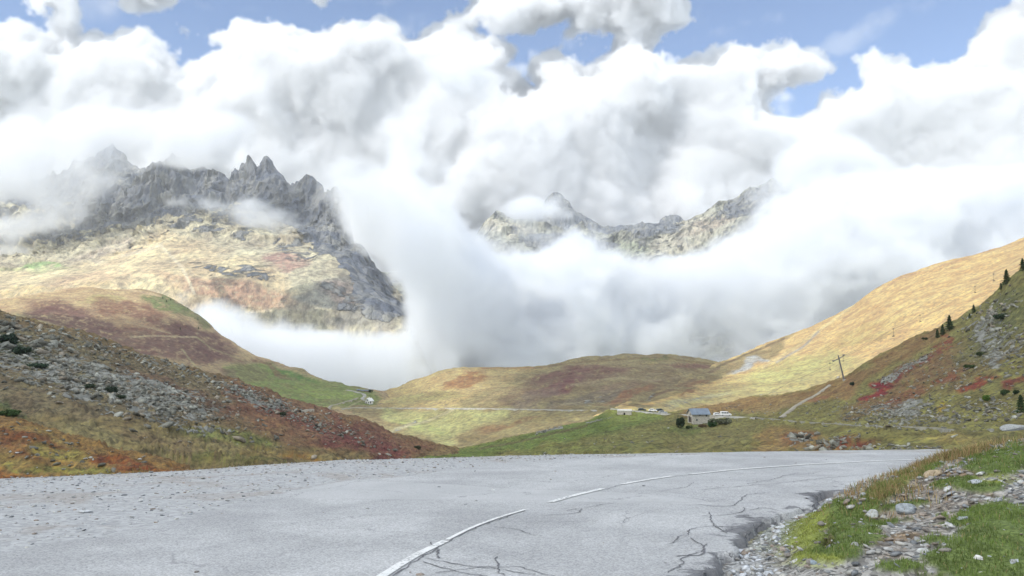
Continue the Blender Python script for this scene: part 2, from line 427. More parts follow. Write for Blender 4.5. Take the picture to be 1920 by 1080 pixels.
# meadow below the road and the right near slope
patch('right_hillside', D([
 (640, [(910, 100), (880, 140), (876, 180), (874, 220), (872, 260)]),
 (800, [(890, 110), (864, 140), (862, 180), (860, 220), (859, 270)]),
 (850, [(888, 100), (860, 125), (856, 175), (852, 215), (848, 265)]),
 (900, [(885, 90), (858, 115), (850, 170), (843, 210), (836, 265)]),
 (1000, [(880, 70), (855, 90), (836, 160), (820, 210), (811, 280)]),
 (1056, [(880, 60), (854, 80), (828, 160), (810, 220), (800, 292)]),
 (1100, [(880, 50), (853, 70), (822, 160), (803, 230), (790, 302)]),
 (1150, [(880, 45), (852, 60), (808, 190), (778, 290), (769, 306)]),
 (1240, [(878, 42), (851, 55), (802, 200), (777, 288), (772, 300)]),
 (1310, [(875, 40), (850, 52), (803, 225), (779, 282), (763, 330)]),
 (1400, [(872, 38), (848, 50), (798, 200), (780, 252), (747, 340)]),
 (1500, [(870, 36), (846, 48), (799, 160), (770, 210), (733, 300)]),
 (1590, [(868, 36), (845, 46), (800, 130), (750, 190), (700, 262)]),
 (1644, [(866, 36), (844, 46), (801, 120), (740, 175), (668, 255)]),
 (1710, [(865, 36), (843, 46), (803, 108), (725, 165), (635, 245)]),
 (1754, [(863, 36), (842, 46), (804, 102), (715, 155), (615, 235)]),
 (1807, [(861, 36), (841, 46), (806, 92), (702, 145), (590, 225)]),
 (1865, [(858, 36), (839, 46), (808, 86), (690, 135), (549, 215)]),
 (1889, [(855, 36), (838, 46), (809, 84), (684, 132), (521, 208)]),
 (1920, [(852, 36), (836, 46), (810, 82), (676, 128), (499, 200)]),
 (2010, [(840, 36), (826, 46), (800, 76), (648, 116), (435, 188)]),
 (2200, [(820, 36), (806, 46), (770, 70), (590, 104), (320, 170)]),
 ], 1, 1, 1.25, 1.3, 1.32), 640, 280, [(1.6, 45, 0), (.9, 10, 1), (.3, 2.5, 1)], 21, 140, OLIVE, wob=8, mat=m_near,
 paint=[('e', 1700, 715, 130, 26, -30, (.23, .125, .08), .7), ('e', 1820, 690, 90, 30, -30, (.21, .14, .08), .6), ('p', [(780, 860), (900, 836), (1140, 775), (1250, 775), (1240, 790), (1050, 830), (860, 870)], 6, (.165, .215, .065), .95),
        ('p', [(1147, 765), (1245, 770), (1250, 782), (1150, 795)], 6, (.25, .28, .08), .8),
        ('e', 1180, 820, 130, 14, -8, (.225, .215, .085), .8), ('e', 1100, 840, 160, 8, -3, (.21, .225, .08), .7), ('e', 1330, 830, 110, 20, -14, (.23, .20, .09), .7), ('e', 1300, 800, 60, 8, -10, (.15, .19, .06), .6),
        ('l', [(1105, 815), (1250, 792), (1290, 782)], 2.2, (.13, .13, .06), .8), ('l', [(1150, 838), (1230, 818), (1330, 796)], 2, (.15, .14, .07), .7), ('l', [(900, 842), (1000, 822), (1100, 797)], 3, (.15, .12, .07), .8),
        ('p', [(1279, 775), (1310, 763), (1400, 747), (1500, 733), (1590, 700), (1600, 745), (1480, 765), (1300, 778)], 5, (.30, .19, .09), .9),
        ('e', 1450, 765, 60, 9, -10, (.35, .25, .12), .7), ('e', 1330, 768, 60, 5, -6, (.24, .16, .08), .6),
        ('p', [(1590, 700), (1760, 612), (1800, 610), (1640, 710), (1560, 740)], 8, (.27, .165, .085), .85),
        ('p', [(1400, 850), (1440, 800), (1520, 810), (1600, 845)], 8, (.32, .20, .09), .8), ('e', 1470, 830, 50, 10, -20, (.36, .25, .12), .6), ('e', 1500, 818, 36, 10, -10, (.23, .10, .06), .7),
        ('e', 1665, 718, 62, 9, -30, RED, .95), ('e', 1640, 735, 34, 9, -35, (.24, .045, .05), .95), ('e', 1735, 670, 60, 7, -28, (.22, .08, .06), .9), ('e', 1762, 640, 20, 5, -35, (.24, .06, .05), .9), ('e', 1700, 745, 55, 12, -22, (.24, .11, .07), .85),
        ('e', 1790, 700, 40, 10, -30, (.24, .09, .06), .85), ('e', 1830, 722, 36, 7, -20, (.26, .06, .05), .9), ('e', 1905, 716, 30, 7, -25, (.22, .07, .055), .9), ('e', 1545, 748, 24, 7, -15, (.30, .12, .09), .6),
        ('e', 1765, 765, 13, 10, 0, (.36, .24, .05), .85), ('e', 1590, 828, 32, 9, -8, (.27, .07, .055), .9), ('e', 1625, 832, 34, 6, -10, (.22, .06, .05), .9), ('e', 1540, 830, 20, 6, -10, (.25, .12, .07), .7),
        ('e', 1660, 818, 90, 12, 3, (.26, .235, .08), .7), ('e', 1790, 826, 70, 12, 3, (.36, .29, .11), .9), ('e', 1850, 640, 80, 30, -40, (.17, .17, .08), .7), ('e', 1890, 580, 50, 30, -40, (.14, .15, .07), .7), ('e', 1700, 790, 100, 8, 2, (.22, .20, .10), .7)],
 rock=[('e', 1630, 770, 110, 22, -4, .36), ('e', 1700, 770, 90, 18, 0, .38), ('e', 1700, 690, 60, 7, -32, .72), ('e', 1880, 650, 50, 60, -50, .46), ('e', 1850, 760, 90, 20, -5, .36), ('e', 1800, 700, 120, 40, -30, .36), ('e', 1500, 820, 26, 6, 0, .7), ('e', 1560, 835, 40, 7, -20, .5),
       ('e', 1850, 600, 90, 30, -40, .40), ('l', [(1007, 810), (1056, 801)], 3, .95), ('l', [(1100, 792), (1150, 783)], 2, .8), ('e', 1375, 764, 18, 5, 0, .35), ('e', 1300, 830, 200, 30, 0, .07), ('e', 1285, 800, 20, 4, 0, .3)])

# tan hill on the right
patch('tan_hill', D([
 (1060, [(850, 320), (830, 330), (812, 340), (802, 350)]),
 (1147, [(800, 320), (785, 326), (775, 333), (768, 345)]),
 (1200, [(800, 320), (775, 345), (760, 380), (748, 430)]),
 (1250, [(800, 320), (772, 360), (748, 420), (724, 520)]),
 (1290, [(795, 320), (765, 390), (735, 480), (706, 610)]),
 (1348, [(790, 340), (752, 430), (718, 560), (682, 740)]),
 (1400, [(785, 340), (742, 440), (703, 590), (662, 800)]),
 (1441, [(780, 340), (735, 450), (692, 610), (645, 840)]),
 (1481, [(775, 335), (728, 450), (680, 600), (630, 835)]),
 (1522, [(770, 330), (720, 450), (668, 600), (611, 820)]),
 (1563, [(765, 330), (712, 450), (655, 590), (590, 810)]),
 (1596, [(760, 320), (705, 430), (642, 580), (572, 800)]),
 (1644, [(750, 310), (685, 430), (615, 570), (538, 780)]),
 (1685, [(735, 300), (665, 430), (592, 565), (518, 765)]),
 (1767, [(700, 290), (632, 420), (560, 545), (489, 745)]),
 (1869, [(650, 270), (590, 400), (525, 520), (461, 725)]),
 (1920, [(620, 260), (565, 390), (505, 510), (444, 715)]),
 (2050, [(540, 260), (500, 390), (455, 500), (408, 700)]),
 (2250, [(480, 260), (440, 390), (410, 500), (370, 680)]),
 ], 1.3, 1.3, 1.3, 1.3), 560, 240, [(7, 120, 0), (2.0, 26, 0), (.5, 6, 1)], 31, 400, TAN, wob=7, mat=m_mid,
 paint=[('p', [(1180, 765), (1300, 745), (1440, 700), (1560, 660), (1620, 690), (1500, 740), (1400, 750), (1290, 770), (1180, 775)], 14, (.38, .34, .165), .9),
        ('e', 1480, 690, 90, 20, -14, (.43, .41, .18), .6),
        ('p', [(1140, 775), (1170, 758), (1290, 705), (1348, 680), (1400, 660), (1481, 628), (1460, 655), (1400, 690), (1330, 722), (1240, 752), (1150, 772)], 4, (.27, .215, .115), .95),
        ('l', [(1160, 768), (1240, 752), (1330, 722), (1420, 685)], 3.5, (.52, .37, .17), .8),
        ('l', [(1348, 690), (1280, 722), (1200, 752)], 4, (.19, .13, .09), .8), ('l', [(1470, 634), (1400, 664), (1345, 688)], 3, (.15, .11, .07), .9), ('e', 1310, 722, 40, 5, -27, (.24, .13, .08), .7),
        ('p', [(1370, 695), (1420, 668), (1432, 672), (1400, 692), (1378, 702)], 3, (.40, .41, .40), .9),
        ('l', [(1430, 690), (1500, 645), (1560, 602), (1600, 572)], 3.5, (.56, .45, .24), .9), ('l', [(1455, 680), (1505, 650), (1535, 622)], 3.2, (.32, .30, .26), .85), ('l', [(1475, 658), (1520, 632)], 3, (.36, .27, .14), .6),
        ('e', 1620, 620, 90, 9, -18, (.42, .33, .15), .5), ('e', 1750, 560, 120, 12, -25, (.52, .40, .20), .5), ('e', 1600, 640, 80, 6, -14, (.37, .31, .14), .5),
        ('e', 1850, 520, 90, 10, -25, (.47, .34, .18), .5),
        ('l', [(1580, 600), (1680, 525), (1770, 496), (1920, 450)], 3.2, (.42, .28, .16), .7),
        ('l', [(1480, 750), (1540, 735), (1590, 705)], 4, (.44, .31, .16), .8), ('e', 1300, 752, 60, 5, -12, (.47, .42, .25), .8)],
 rock=[('e', 1290, 753, 70, 6, -13, .5), ('e', 1450, 735, 60, 9, -14, .42), ('e', 1205, 765, 20, 4, -10, .5), ('e', 1215, 745, 14, 5, -30, .5), ('e', 1720, 620, 160, 60, -25, .06)])

# middle hill with heather
patch('heather_hill', [
 (600, [(880, 380), (850, 480), (800, 640), (790, 720), (785, 800)]),
 (660, [(870, 390), (825, 500), (768, 700), (757, 780), (748, 860)]),
 (700, [(865, 390), (820, 490), (764, 740), (750, 830), (736, 900)]),
 (740, [(862, 380), (825, 470), (764, 710), (746, 820), (727, 930)]),
 (790, [(860, 370), (832, 445), (764, 660), (736, 810), (707, 965)]),
 (840, [(860, 365), (838, 430), (765, 620), (729, 800), (691, 980)]),
 (880, [(862, 360), (834, 425), (765, 590), (727, 790), (689, 990)]),
 (920, [(862, 358), (825, 420), (766, 560), (726, 780), (689, 1000)]),
 (1004, [(850, 372), (808, 420), (768, 510), (726, 750), (688, 1000)]),
 (1051, [(840, 384), (802, 425), (768, 490), (722, 740), (682, 1000)]),
 (1098, [(830, 395), (795, 425), (768, 470), (720, 720), (675, 1000)]),
 (1176, [(812, 410), (785, 430), (760, 470), (712, 720), (669, 1000)]),
 (1228, [(800, 440), (770, 470), (742, 560), (705, 780), (668, 1000)]),
 (1290, [(790, 480), (752, 580), (725, 680), (698, 840), (673, 1000)]),
 (1343, [(770, 560), (732, 680), (712, 780), (696, 880), (682, 1000)]),
 (1440, [(770, 700), (745, 800), (730, 860), (720, 920), (712, 1000)]),
 ], 520, 220, [(9, 150, 0), (4.5, 46, 0), (.8, 9, 1)], 41, 300, (.27, .22, .12), wob=7, mat=m_mid,
 paint=[('p', [(690, 740), (790, 705), (850, 690), (1010, 686), (960, 712), (900, 735), (860, 765), (800, 770), (700, 765)], 8, (.44, .34, .17), .95),
        ('e', 790, 748, 90, 8, -6, (.40, .37, .17), .6),
        ('e', 880, 712, 42, 11, -18, (.30, .16, .08), .85), ('e', 850, 722, 26, 8, -20, (.30, .17, .09), .6),
        ('p', [(700, 768), (900, 766), (980, 770), (900, 800), (830, 832), (770, 815)], 6, (.35, .34, .16), .95),
        ('e', 790, 800, 60, 10, 10, (.32, .34, .14), .7), ('l', [(780, 790), (730, 812)], 5, (.38, .34, .22), .7), ('l', [(850, 768), (800, 790), (740, 805)], 3, (.44, .40, .26), .6),
        ('p', [(830, 838), (900, 802), (960, 772), (1060, 772), (1150, 765), (1140, 785), (1000, 808), (900, 832)], 6, (.25, .21, .11), .9),
        ('e', 960, 795, 70, 6, -14, (.23, .14, .08), .7), ('e', 1040, 785, 70, 5, -12, (.28, .24, .12), .6),
        ('e', 1080, 706, 90, 15, -6, (.165, .085, .075), .95), ('e', 1000, 735, 70, 20, -20, (.21, .15, .10), .7), ('e', 1180, 715, 140, 30, -5, (.22, .165, .105), .55), ('e', 1045, 724, 45, 12, -20, (.19, .095, .085), .9), ('e', 1120, 692, 60, 8, 2, (.20, .115, .09), .8),
        ('e', 1290, 688, 45, 5, 3, (.20, .11, .09), .8), ('e', 1180, 722, 80, 6, -12, (.23, .16, .11), .7), ('e', 1100, 748, 80, 9, -12, (.17, .14, .11), .7), ('e', 1000, 750, 50, 12, -30, (.20, .155, .12), .6), ('e', 1180, 740, 60, 6, -18, (.26, .13, .08), .7),
        ('l', [(1000, 690), (1100, 677), (1228, 670), (1343, 683)], 2.5, (.21, .15, .08), .8), ('l', [(900, 690), (960, 690), (1000, 689)], 2, (.32, .17, .08), .7), ('e', 1228, 672, 22, 3, 0, (.16, .17, .07), .8),
        ('l', [(1070, 722), (1160, 708), (1220, 714), (1290, 704)], 2.5, (.33, .27, .16), .7), ('l', [(1030, 765), (1100, 750), (1170, 728)], 2, (.33, .27, .17), .6), ('l', [(890, 760), (940, 735), (1000, 705)], 4, (.42, .33, .17), .4)],
 rock=[('e', 1115, 752, 22, 9, -30, .55), ('e', 800, 757, 60, 4, 0, .28), ('e', 860, 757, 50, 4, 0, .2), ('l', [(780, 790), (735, 812)], 4, .5)])

# middle hill on the left
patch('left_middle_hill', [
 (-260, [(660, 520), (625, 700), (600, 900), (590, 1100)]),
 (0, [(660, 520), (615, 700), (585, 900), (559, 1100)]),
 (86, [(670, 500), (622, 720), (582, 920), (545, 1130)]),
 (164, [(690, 500), (636, 720), (586, 940), (535, 1170)]),
 (240, [(700, 500), (650, 720), (595, 950), (539, 1200)]),
 (308, [(715, 500), (660, 720), (605, 950), (552, 1200)]),
 (343, [(722, 500), (670, 720), (618, 950), (569, 1200)]),
 (377, [(732, 490), (684, 700), (637, 930), (591, 1180)]),
 (404, [(742, 480), (700, 680), (657, 900), (615, 1150)]),
 (444, [(755, 480), (715, 665), (680, 860), (646, 1110)]),
 (490, [(770, 480), (735, 650), (705, 820), (677, 1070)]),
 (555, [(790, 480), (755, 640), (724, 800), (695, 1000)]),
 (602, [(800, 480), (770, 620), (742, 770), (714, 950)]),
 (640, [(806, 500), (772, 640), (748, 760), (722, 920)]),
 (665, [(812, 510), (773, 660), (751, 775), (729, 900)]),
 (692, [(818, 520), (775, 680), (753, 785), (732, 890)]),
 (720, [(825, 540), (785, 680), (762, 785), (738, 870)]),
 (760, [(835, 560), (810, 680), (795, 780), (780, 860)]),
 ], 460, 200, [(10, 170, 0), (5, 50, 0), (.9, 11, 1)], 51, 300, (.36, .27, .16), wob=9, mat=m_mid,
 paint=[('p', [(-300, 560), (0, 556), (200, 533), (300, 555), (250, 575), (100, 640), (-300, 660)], 12, (.46, .34, .20), .9),
        ('e', 80, 600, 60, 18, 10, (.40, .36, .19), .7), ('e', 190, 560, 40, 7, 0, (.42, .37, .17), .6),
        ('e', 150, 600, 110, 26, 12, (.17, .10, .085), .95), ('e', 240, 580, 70, 14, 10, (.22, .12, .085), .8), ('e', 300, 615, 80, 18, 10, (.20, .11, .085), .9), ('e', 380, 640, 80, 22, 25, (.16, .095, .08), .95),
        ('e', 330, 655, 130, 20, 8, (.17, .10, .085), .9), ('e', 250, 605, 70, 7, 12, (.42, .30, .17), .6),
        ('e', 310, 572, 45, 10, 18, (.16, .20, .08), .85), ('e', 360, 590, 40, 8, 38, (.13, .16, .07), .7),
        ('p', [(420, 690), (500, 680), (560, 695), (700, 730), (700, 770), (520, 760), (440, 730)], 8, (.175, .215, .075), .95),
        ('e', 545, 702, 50, 9, 14, (.09, .17, .05), .8), ('e', 620, 740, 60, 8, 6, (.24, .29, .09), .7), ('e', 640, 755, 50, 5, 2, (.19, .18, .09), .6), ('e', 500, 688, 60, 6, 22, (.20, .12, .08), .8), ('e', 470, 700, 40, 8, 20, (.19, .16, .09), .6), ('e', 440, 705, 30, 8, 20, (.18, .125, .095), .7),
        ('l', [(245, 632), (300, 630), (370, 632)], 2, (.44, .36, .22), .8), ('l', [(235, 603), (320, 625)], 2, (.42, .33, .20), .6), ('l', [(340, 655), (370, 690)], 2.2, (.36, .32, .18), .7), ('l', [(370, 632), (400, 655), (470, 680)], 2, (.33, .29, .15), .6),
        ('l', [(0, 560), (164, 537), (240, 541), (300, 556)], 3, (.56, .42, .26), .8), ('l', [(640, 770), (690, 745)], 2, (.36, .32, .18), .7)],
 rock=[('e', 50, 590, 30, 6, 20, .1)])

# ------------------------------------------------------------------ far mountains
def rocky(seed, a1=70, w1=260, grooves=26, low=0.0):
    def f(X, w):
        n1 = fbm(X/w1, 6, seed, .52, 1)-.5
        g = fbm(X*np.array([1/70, 1/70, 1/420]), 5, seed+3, .55, 1)-.5
        rr = fbm(X/900, 3, seed+9)
        X = X.copy()
        X[..., 2] += a1*n1*(.5+rr)*w
        X[..., 1] -= (grooves*g*2+a1*.5*n1)*w
        X[..., 0] += grooves*.6*(fbm(X/60, 4, seed+5)-.5)*w
        return X
    return f
MB_ = (.36, .36, .34)
patch('left_mountain', [
 (-300, [(770, 1850), (545, 2000), (500, 2500), (450, 3050), (385, 3250)]),
 (-100, [(770, 1850), (545, 2000), (498, 2500), (445, 3050), (375, 3250)]),
 (0, [(770, 1850), (545, 2000), (495, 2500), (438, 3050), (378, 3250)]),
 (80, [(770, 1850), (540, 2000), (490, 2500), (432, 3020), (388, 3200)]),
 (140, [(770, 1850), (538, 2000), (485, 2500), (424, 3000), (385, 3150)]),
 (162, [(770, 1850), (537, 2000), (480, 2500), (420, 3000), (368, 3080)]),
 (200, [(770, 1850), (535, 2000), (470, 2500), (416, 3000), (354, 3100)]),
 (240, [(770, 1850), (533, 2000), (460, 2500), (412, 3000), (340, 3100)]),
 (274, [(770, 1850), (533, 2000), (450, 2500), (404, 3000), (312, 3120)]),
 (284, [(770, 1850), (533, 2000), (448, 2500), (400, 3000), (301, 3120)]),
 (325, [(770, 1850), (533, 2000), (440, 2500), (372, 3100), (301, 3180)]),
 (360, [(770, 1850), (533, 2000), (440, 2500), (358, 3180), (315, 3220)]),
 (377, [(770, 1850), (533, 2000), (440, 2500), (356, 3200), (313, 3240)]),
 (395, [(770, 1850), (533, 2000), (440, 2500), (356, 3200), (321, 3240)]),
 (411, [(770, 1850), (533, 2000), (440, 2500), (356, 3200), (321, 3240)]),
 (421, [(770, 1850), (533, 2000), (440, 2500), (356, 3180), (325, 3220)]),
 (430, [(770, 1850), (533, 2000), (440, 2500), (360, 3150), (339, 3200)]),
 (436, [(770, 1850), (533, 2000), (440, 2500), (362, 3100), (318, 3180)]),
 (443, [(770, 1850), (533, 2000), (440, 2500), (364, 3080), (305, 3180)]),
 (448, [(770, 1850), (533, 2000), (440, 2500), (364, 3080), (308, 3180)]),
 (453, [(770, 1850), (533, 2000), (440, 2500), (366, 3070), (298, 3180)]),
 (460, [(770, 1850), (533, 2000), (440, 2500), (368, 3060), (301, 3180)]),
 (467, [(770, 1850), (535, 2000), (445, 2500), (370, 3060), (292, 3180)]),
 (474, [(770, 1850), (535, 2000), (445, 2500), (372, 3060), (298, 3180)]),
 (482, [(770, 1850), (535, 2000), (445, 2500), (374, 3050), (312, 3170)]),
 (490, [(770, 1850), (535, 2000), (445, 2500), (376, 3050), (306, 3170)]),
 (497, [(770, 1850), (535, 2000), (450, 2500), (378, 3040), (300, 3160)]),
 (507, [(770, 1850), (535, 2000), (450, 2500), (382, 3040), (308, 3150)]),
 (517, [(770, 1850), (535, 2000), (450, 2500), (386, 3020), (319, 3140)]),
 (531, [(770, 1850), (535, 2000), (450, 2500), (392, 3000), (332, 3130)]),
 (544, [(770, 1850), (535, 2000), (452, 2450), (396, 2950), (358, 3080)]),
 (551, [(770, 1850), (535, 2000), (452, 2450), (398, 2940), (353, 3080)]),
 (565, [(770, 1850), (535, 2000), (452, 2450), (402, 2920), (346, 3060)]),
 (579, [(770, 1850), (540, 2000), (455, 2400), (406, 2880), (342, 3040)]),
 (600, [(770, 1850), (545, 2000), (460, 2380), (412, 2800), (352, 2980)]),
 (609, [(770, 1850), (548, 2000), (462, 2360), (414, 2760), (361, 2900)]),
 (625, [(770, 1850), (550, 2000), (465, 2340), (416, 2700), (361, 2880)]),
 (642, [(770, 1850), (555, 2000), (470, 2330), (418, 2650), (359, 2850)]),
 (652, [(770, 1850), (558, 2000), (475, 2320), (425, 2620), (369, 2820)]),
 (656, [(770, 1850), (560, 2000), (480, 2310), (440, 2600), (405, 2800)]),
 (664, [(770, 1850), (565, 2000), (500, 2300), (480, 2550), (458, 2700)]),
 (688, [(780, 1800), (575, 1980), (510, 2260), (490, 2480), (472, 2620)]),
 (700, [(780, 1800), (580, 1970), (520, 2230), (505, 2430), (492, 2560)]),
 (722, [(780, 1800), (590, 1950), (545, 2180), (532, 2360), (520, 2480)]),
 (750, [(780, 1800), (605, 1920), (570, 2120), (560, 2260), (550, 2380)]),
 (770, [(780, 1800), (620, 1900), (590, 2080), (580, 2200), (571, 2320)]),
 (830, [(790, 1800), (765, 1850), (750, 2000), (740, 2100), (725, 2200)]),
 (900, [(860, 1800), (850, 1850), (840, 2000), (835, 2100), (830, 2200)]),
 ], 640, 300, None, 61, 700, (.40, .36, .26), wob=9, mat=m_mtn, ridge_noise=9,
 disp=None if False else (lambda X, w: (lambda Z: rocky(61, 75, 200, 34)(X, Z))(.12+.88*np.concatenate([ss(.34, .62, np.linspace(0, 1, X.shape[1]-10)), np.ones(10)])[None, :]*np.ones((X.shape[0], 1)))),
 paint=[('p', [(-300, 640), (-300, 500), (0, 500), (150, 500), (250, 455), (310, 430), (400, 470), (500, 490), (560, 560), (300, 640)], 14, (.50, .41, .26), .9),
        ('e', 80, 545, 120, 14, -6, (.50, .40, .22), .7), ('e', 80, 497, 35, 4, 0, (.24, .36, .15), .9), ('e', 60, 505, 90, 6, 0, (.38, .42, .22), .6),
        ('e', 430, 545, 130, 22, 10, (.36, .24, .17), .85), ('e', 320, 520, 60, 8, 15, (.37, .26, .18), .6), ('e', 540, 490, 40, 14, 0, (.35, .22, .18), .8), ('e', 180, 520, 100, 10, -8, (.55, .42, .27), .7), ('e', 200, 470, 60, 10, -20, (.36, .30, .25), .6),
        ('l', [(60, 520), (180, 495), (260, 500)], 3, (.60, .50, .32), .7), ('l', [(230, 480), (300, 460), (340, 500), (365, 550)], 4, (.60, .53, .38), .7), ('l', [(120, 540), (200, 512), (280, 520)], 3, (.60, .47, .30), .6),
        ('p', [(560, 560), (600, 530), (680, 505), (760, 560), (780, 600), (640, 620)], 10, (.24, .23, .20), .9), ('e', 660, 550, 60, 20, 10, (.22, .17, .15), .6), ('e', 600, 590, 60, 10, 0, (.30, .27, .18), .6)],
 rock=[('p', [(140, 430), (150, 300), (280, 230), (430, 230), (560, 260), (680, 310), (700, 480), (780, 600), (700, 600), (640, 500), (560, 430), (440, 380), (320, 400), (250, 420)], 8, 1.0),
       ('p', [(-300, 470), (0, 480), (150, 450), (300, 430), (480, 460), (480, 380), (140, 380), (-300, 380)], 10, .62),  # rock belt; its grey also carries the shade above the sunlit tan
       ('e', 460, 510, 60, 12, 15, .62), ('e', 250, 460, 80, 10, -20, .45), ('e', 640, 560, 70, 30, 10, .55), ('e', 380, 500, 60, 10, 10, .45), ('e', 560, 470, 60, 30, 0, .62)])
patch('summit_in_cloud', [
 (-200, [(450, 3300), (400, 3500), (330, 3700), (300, 3800)]), (60, [(440, 3300), (390, 3500), (350, 3700), (335, 3800)]),
 (110, [(430, 3300), (390, 3500), (345, 3700), (318, 3800)]), (150, [(430, 3300), (380, 3500), (330, 3700), (303, 3800)]), (185, [(430, 3300), (370, 3500), (310, 3700), (286, 3800)]), (207, [(430, 3300), (370, 3500), (300, 3700), (266, 3800)]),
 (222, [(430, 3300), (370, 3500), (305, 3700), (274, 3800)]), (245, [(430, 3300), (370, 3500), (325, 3700), (302, 3800)]), (300, [(430, 3300), (380, 3500), (350, 3700), (335, 3800)]), (380, [(430, 3400), (390, 3500), (370, 3700), (360, 3800)])],
 220, 90, None, 71, 400, (.30, .31, .32), mat=m_mtn, rock0=.95, ridge_noise=14, disp=rocky(71, 90, 260, 24))
patch('far_mountain', [
 (700, [(740, 2600), (640, 3100), (560, 3500), (530, 3900), (520, 4100)]),
 (840, [(740, 2600), (640, 3100), (540, 3500), (490, 3900), (475, 4100)]),
 (884, [(740, 2600), (640, 3100), (530, 3500), (475, 3900), (447, 4100)]),
 (906, [(740, 2600), (640, 3100), (520, 3500), (460, 3900), (424, 4100)]),
 (938, [(740, 2600), (640, 3100), (515, 3500), (450, 3900), (403, 4100)]),
 (966, [(740, 2600), (640, 3100), (515, 3500), (452, 3900), (418, 4100)]),
 (1000, [(740, 2600), (640, 3100), (520, 3500), (455, 3900), (415, 4050)]),
 (1030, [(740, 2600), (640, 3100), (520, 3500), (460, 3900), (421, 4000)]),
 (1064, [(740, 2600), (640, 3100), (525, 3500), (465, 3850), (433, 4000)]),
 (1088, [(740, 2600), (640, 3100), (525, 3500), (460, 3800), (424, 3950)]),
 (1108, [(740, 2600), (640, 3100), (530, 3500), (470, 3800), (438, 3950)]),
 (1130, [(740, 2600), (640, 3100), (530, 3500), (475, 3800), (440, 3950)]),
 (1157, [(740, 2600), (640, 3100), (525, 3450), (470, 3750), (431, 3950)]),
 (1195, [(740, 2600), (640, 3100), (520, 3450), (460, 3700), (415, 3950)]),
 (1225, [(740, 2600), (640, 3100), (520, 3450), (455, 3700), (415, 3950)]),
 (1251, [(740, 2600), (640, 3100), (520, 3450), (455, 3700), (421, 3950)]),
 (1281, [(740, 2600), (640, 3100), (520, 3450), (450, 3700), (409, 3950)]),
 (1319, [(740, 2600), (640, 3100), (520, 3400), (440, 3650), (396, 3950)]),
 (1352, [(740, 2600), (640, 3050), (515, 3350), (435, 3600), (386, 3950)]),
 (1382, [(740, 2600), (640, 3050), (510, 3350), (425, 3600), (368, 3950)]),
 (1416, [(740, 2600), (640, 3050), (500, 3350), (410, 3600), (347, 3950)]),
 (1457, [(740, 2600), (640, 3050), (490, 3350), (400, 3600), (337, 3950)]),
 (1530, [(740, 2600), (640, 3050), (500, 3350), (420, 3600), (350, 3950)]),
 (1640, [(740, 2600), (640, 3050), (560, 3350), (500, 3600), (450, 3950)]),
 (2000, [(740, 2600), (680, 3050), (620, 3350), (580, 3600), (550, 3950)]),
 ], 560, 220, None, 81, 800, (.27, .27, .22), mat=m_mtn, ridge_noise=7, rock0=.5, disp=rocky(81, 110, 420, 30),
 paint=[('e', 1290, 440, 90, 30, -20, (.38, .35, .28), .8), ('e', 1160, 470, 60, 20, 0, (.30, .33, .24), .7), ('e', 940, 425, 50, 16, 10, (.40, .37, .30), .8), ('e', 1330, 420, 60, 12, -20, (.34, .28, .22), .6)],
 rock=[('e', 1060, 455, 90, 16, 5, .9), ('e', 1210, 430, 60, 12, 0, .8), ('e', 1400, 380, 60, 20, -25, .7)])
patch('distant_peak', [
 (940, [(520, 4700), (470, 4900), (450, 5000), (445, 5100)]), (1000, [(520, 4700), (450, 4900), (420, 5000), (404, 5100)]),
 (1019, [(520, 4700), (440, 4900), (405, 5000), (383, 5100)]), (1037, [(520, 4700), (430, 4900), (390, 5000), (365, 5100)]), (1049, [(520, 4700), (430, 4900), (385, 5000), (361, 5100)]), (1061, [(520, 4700), (430, 4900), (390, 5000), (372, 5100)]),
 (1078, [(520, 4700), (440, 4900), (410, 5000), (393, 5100)]), (1105, [(520, 4700), (450, 4900), (425, 5000), (408, 5100)]), (1131, [(520, 4700), (460, 4900), (438, 5000), (426, 5100)]), (1176, [(520, 4700), (460, 4900), (435, 5000), (423, 5100)]),
 (1215, [(520, 4700), (460, 4900), (440, 5000), (430, 5100)]), (1240, [(520, 4700), (450, 4900), (425, 5000), (412, 5100)]), (1258, [(520, 4700), (450, 4900), (420, 5000), (402, 5100)]), (1275, [(520, 4700), (450, 4900), (425, 5000), (412, 5100)]), (1330, [(520, 4700), (460, 4900), (450, 5000), (440, 5100)])],
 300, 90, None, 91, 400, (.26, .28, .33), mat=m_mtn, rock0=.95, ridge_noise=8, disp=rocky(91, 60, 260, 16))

# base terrain sheet reaching the horizon
g = np.concatenate([-np.geomspace(5240, 20, 60), [0], np.geomspace(20, 5240, 60)])
GX, GY = np.meshgrid(g, g, indexing='ij'); r = np.hypot(GX, GY)
GZ = -1.6-.14*np.minimum(r, 1500)-.02*np.maximum(r-1500, 0)
GZ = np.maximum(GZ, -330)+ss(200, 1500, r)*60*(fbm(np.stack([GX/700, GY/700, 0*GX], -1), 4, 5)-.5)
me = mesh_np('terrain', np.stack([GX, GY, GZ], -1).reshape(-1, 3), grid_faces(121, 121), {'Col': np.tile(np.array(OLIVE), (121*121, 1)), 'rock': np.full(121*121, .2)}, True)
tag(link('terrain', me, m_far), kind='structure')

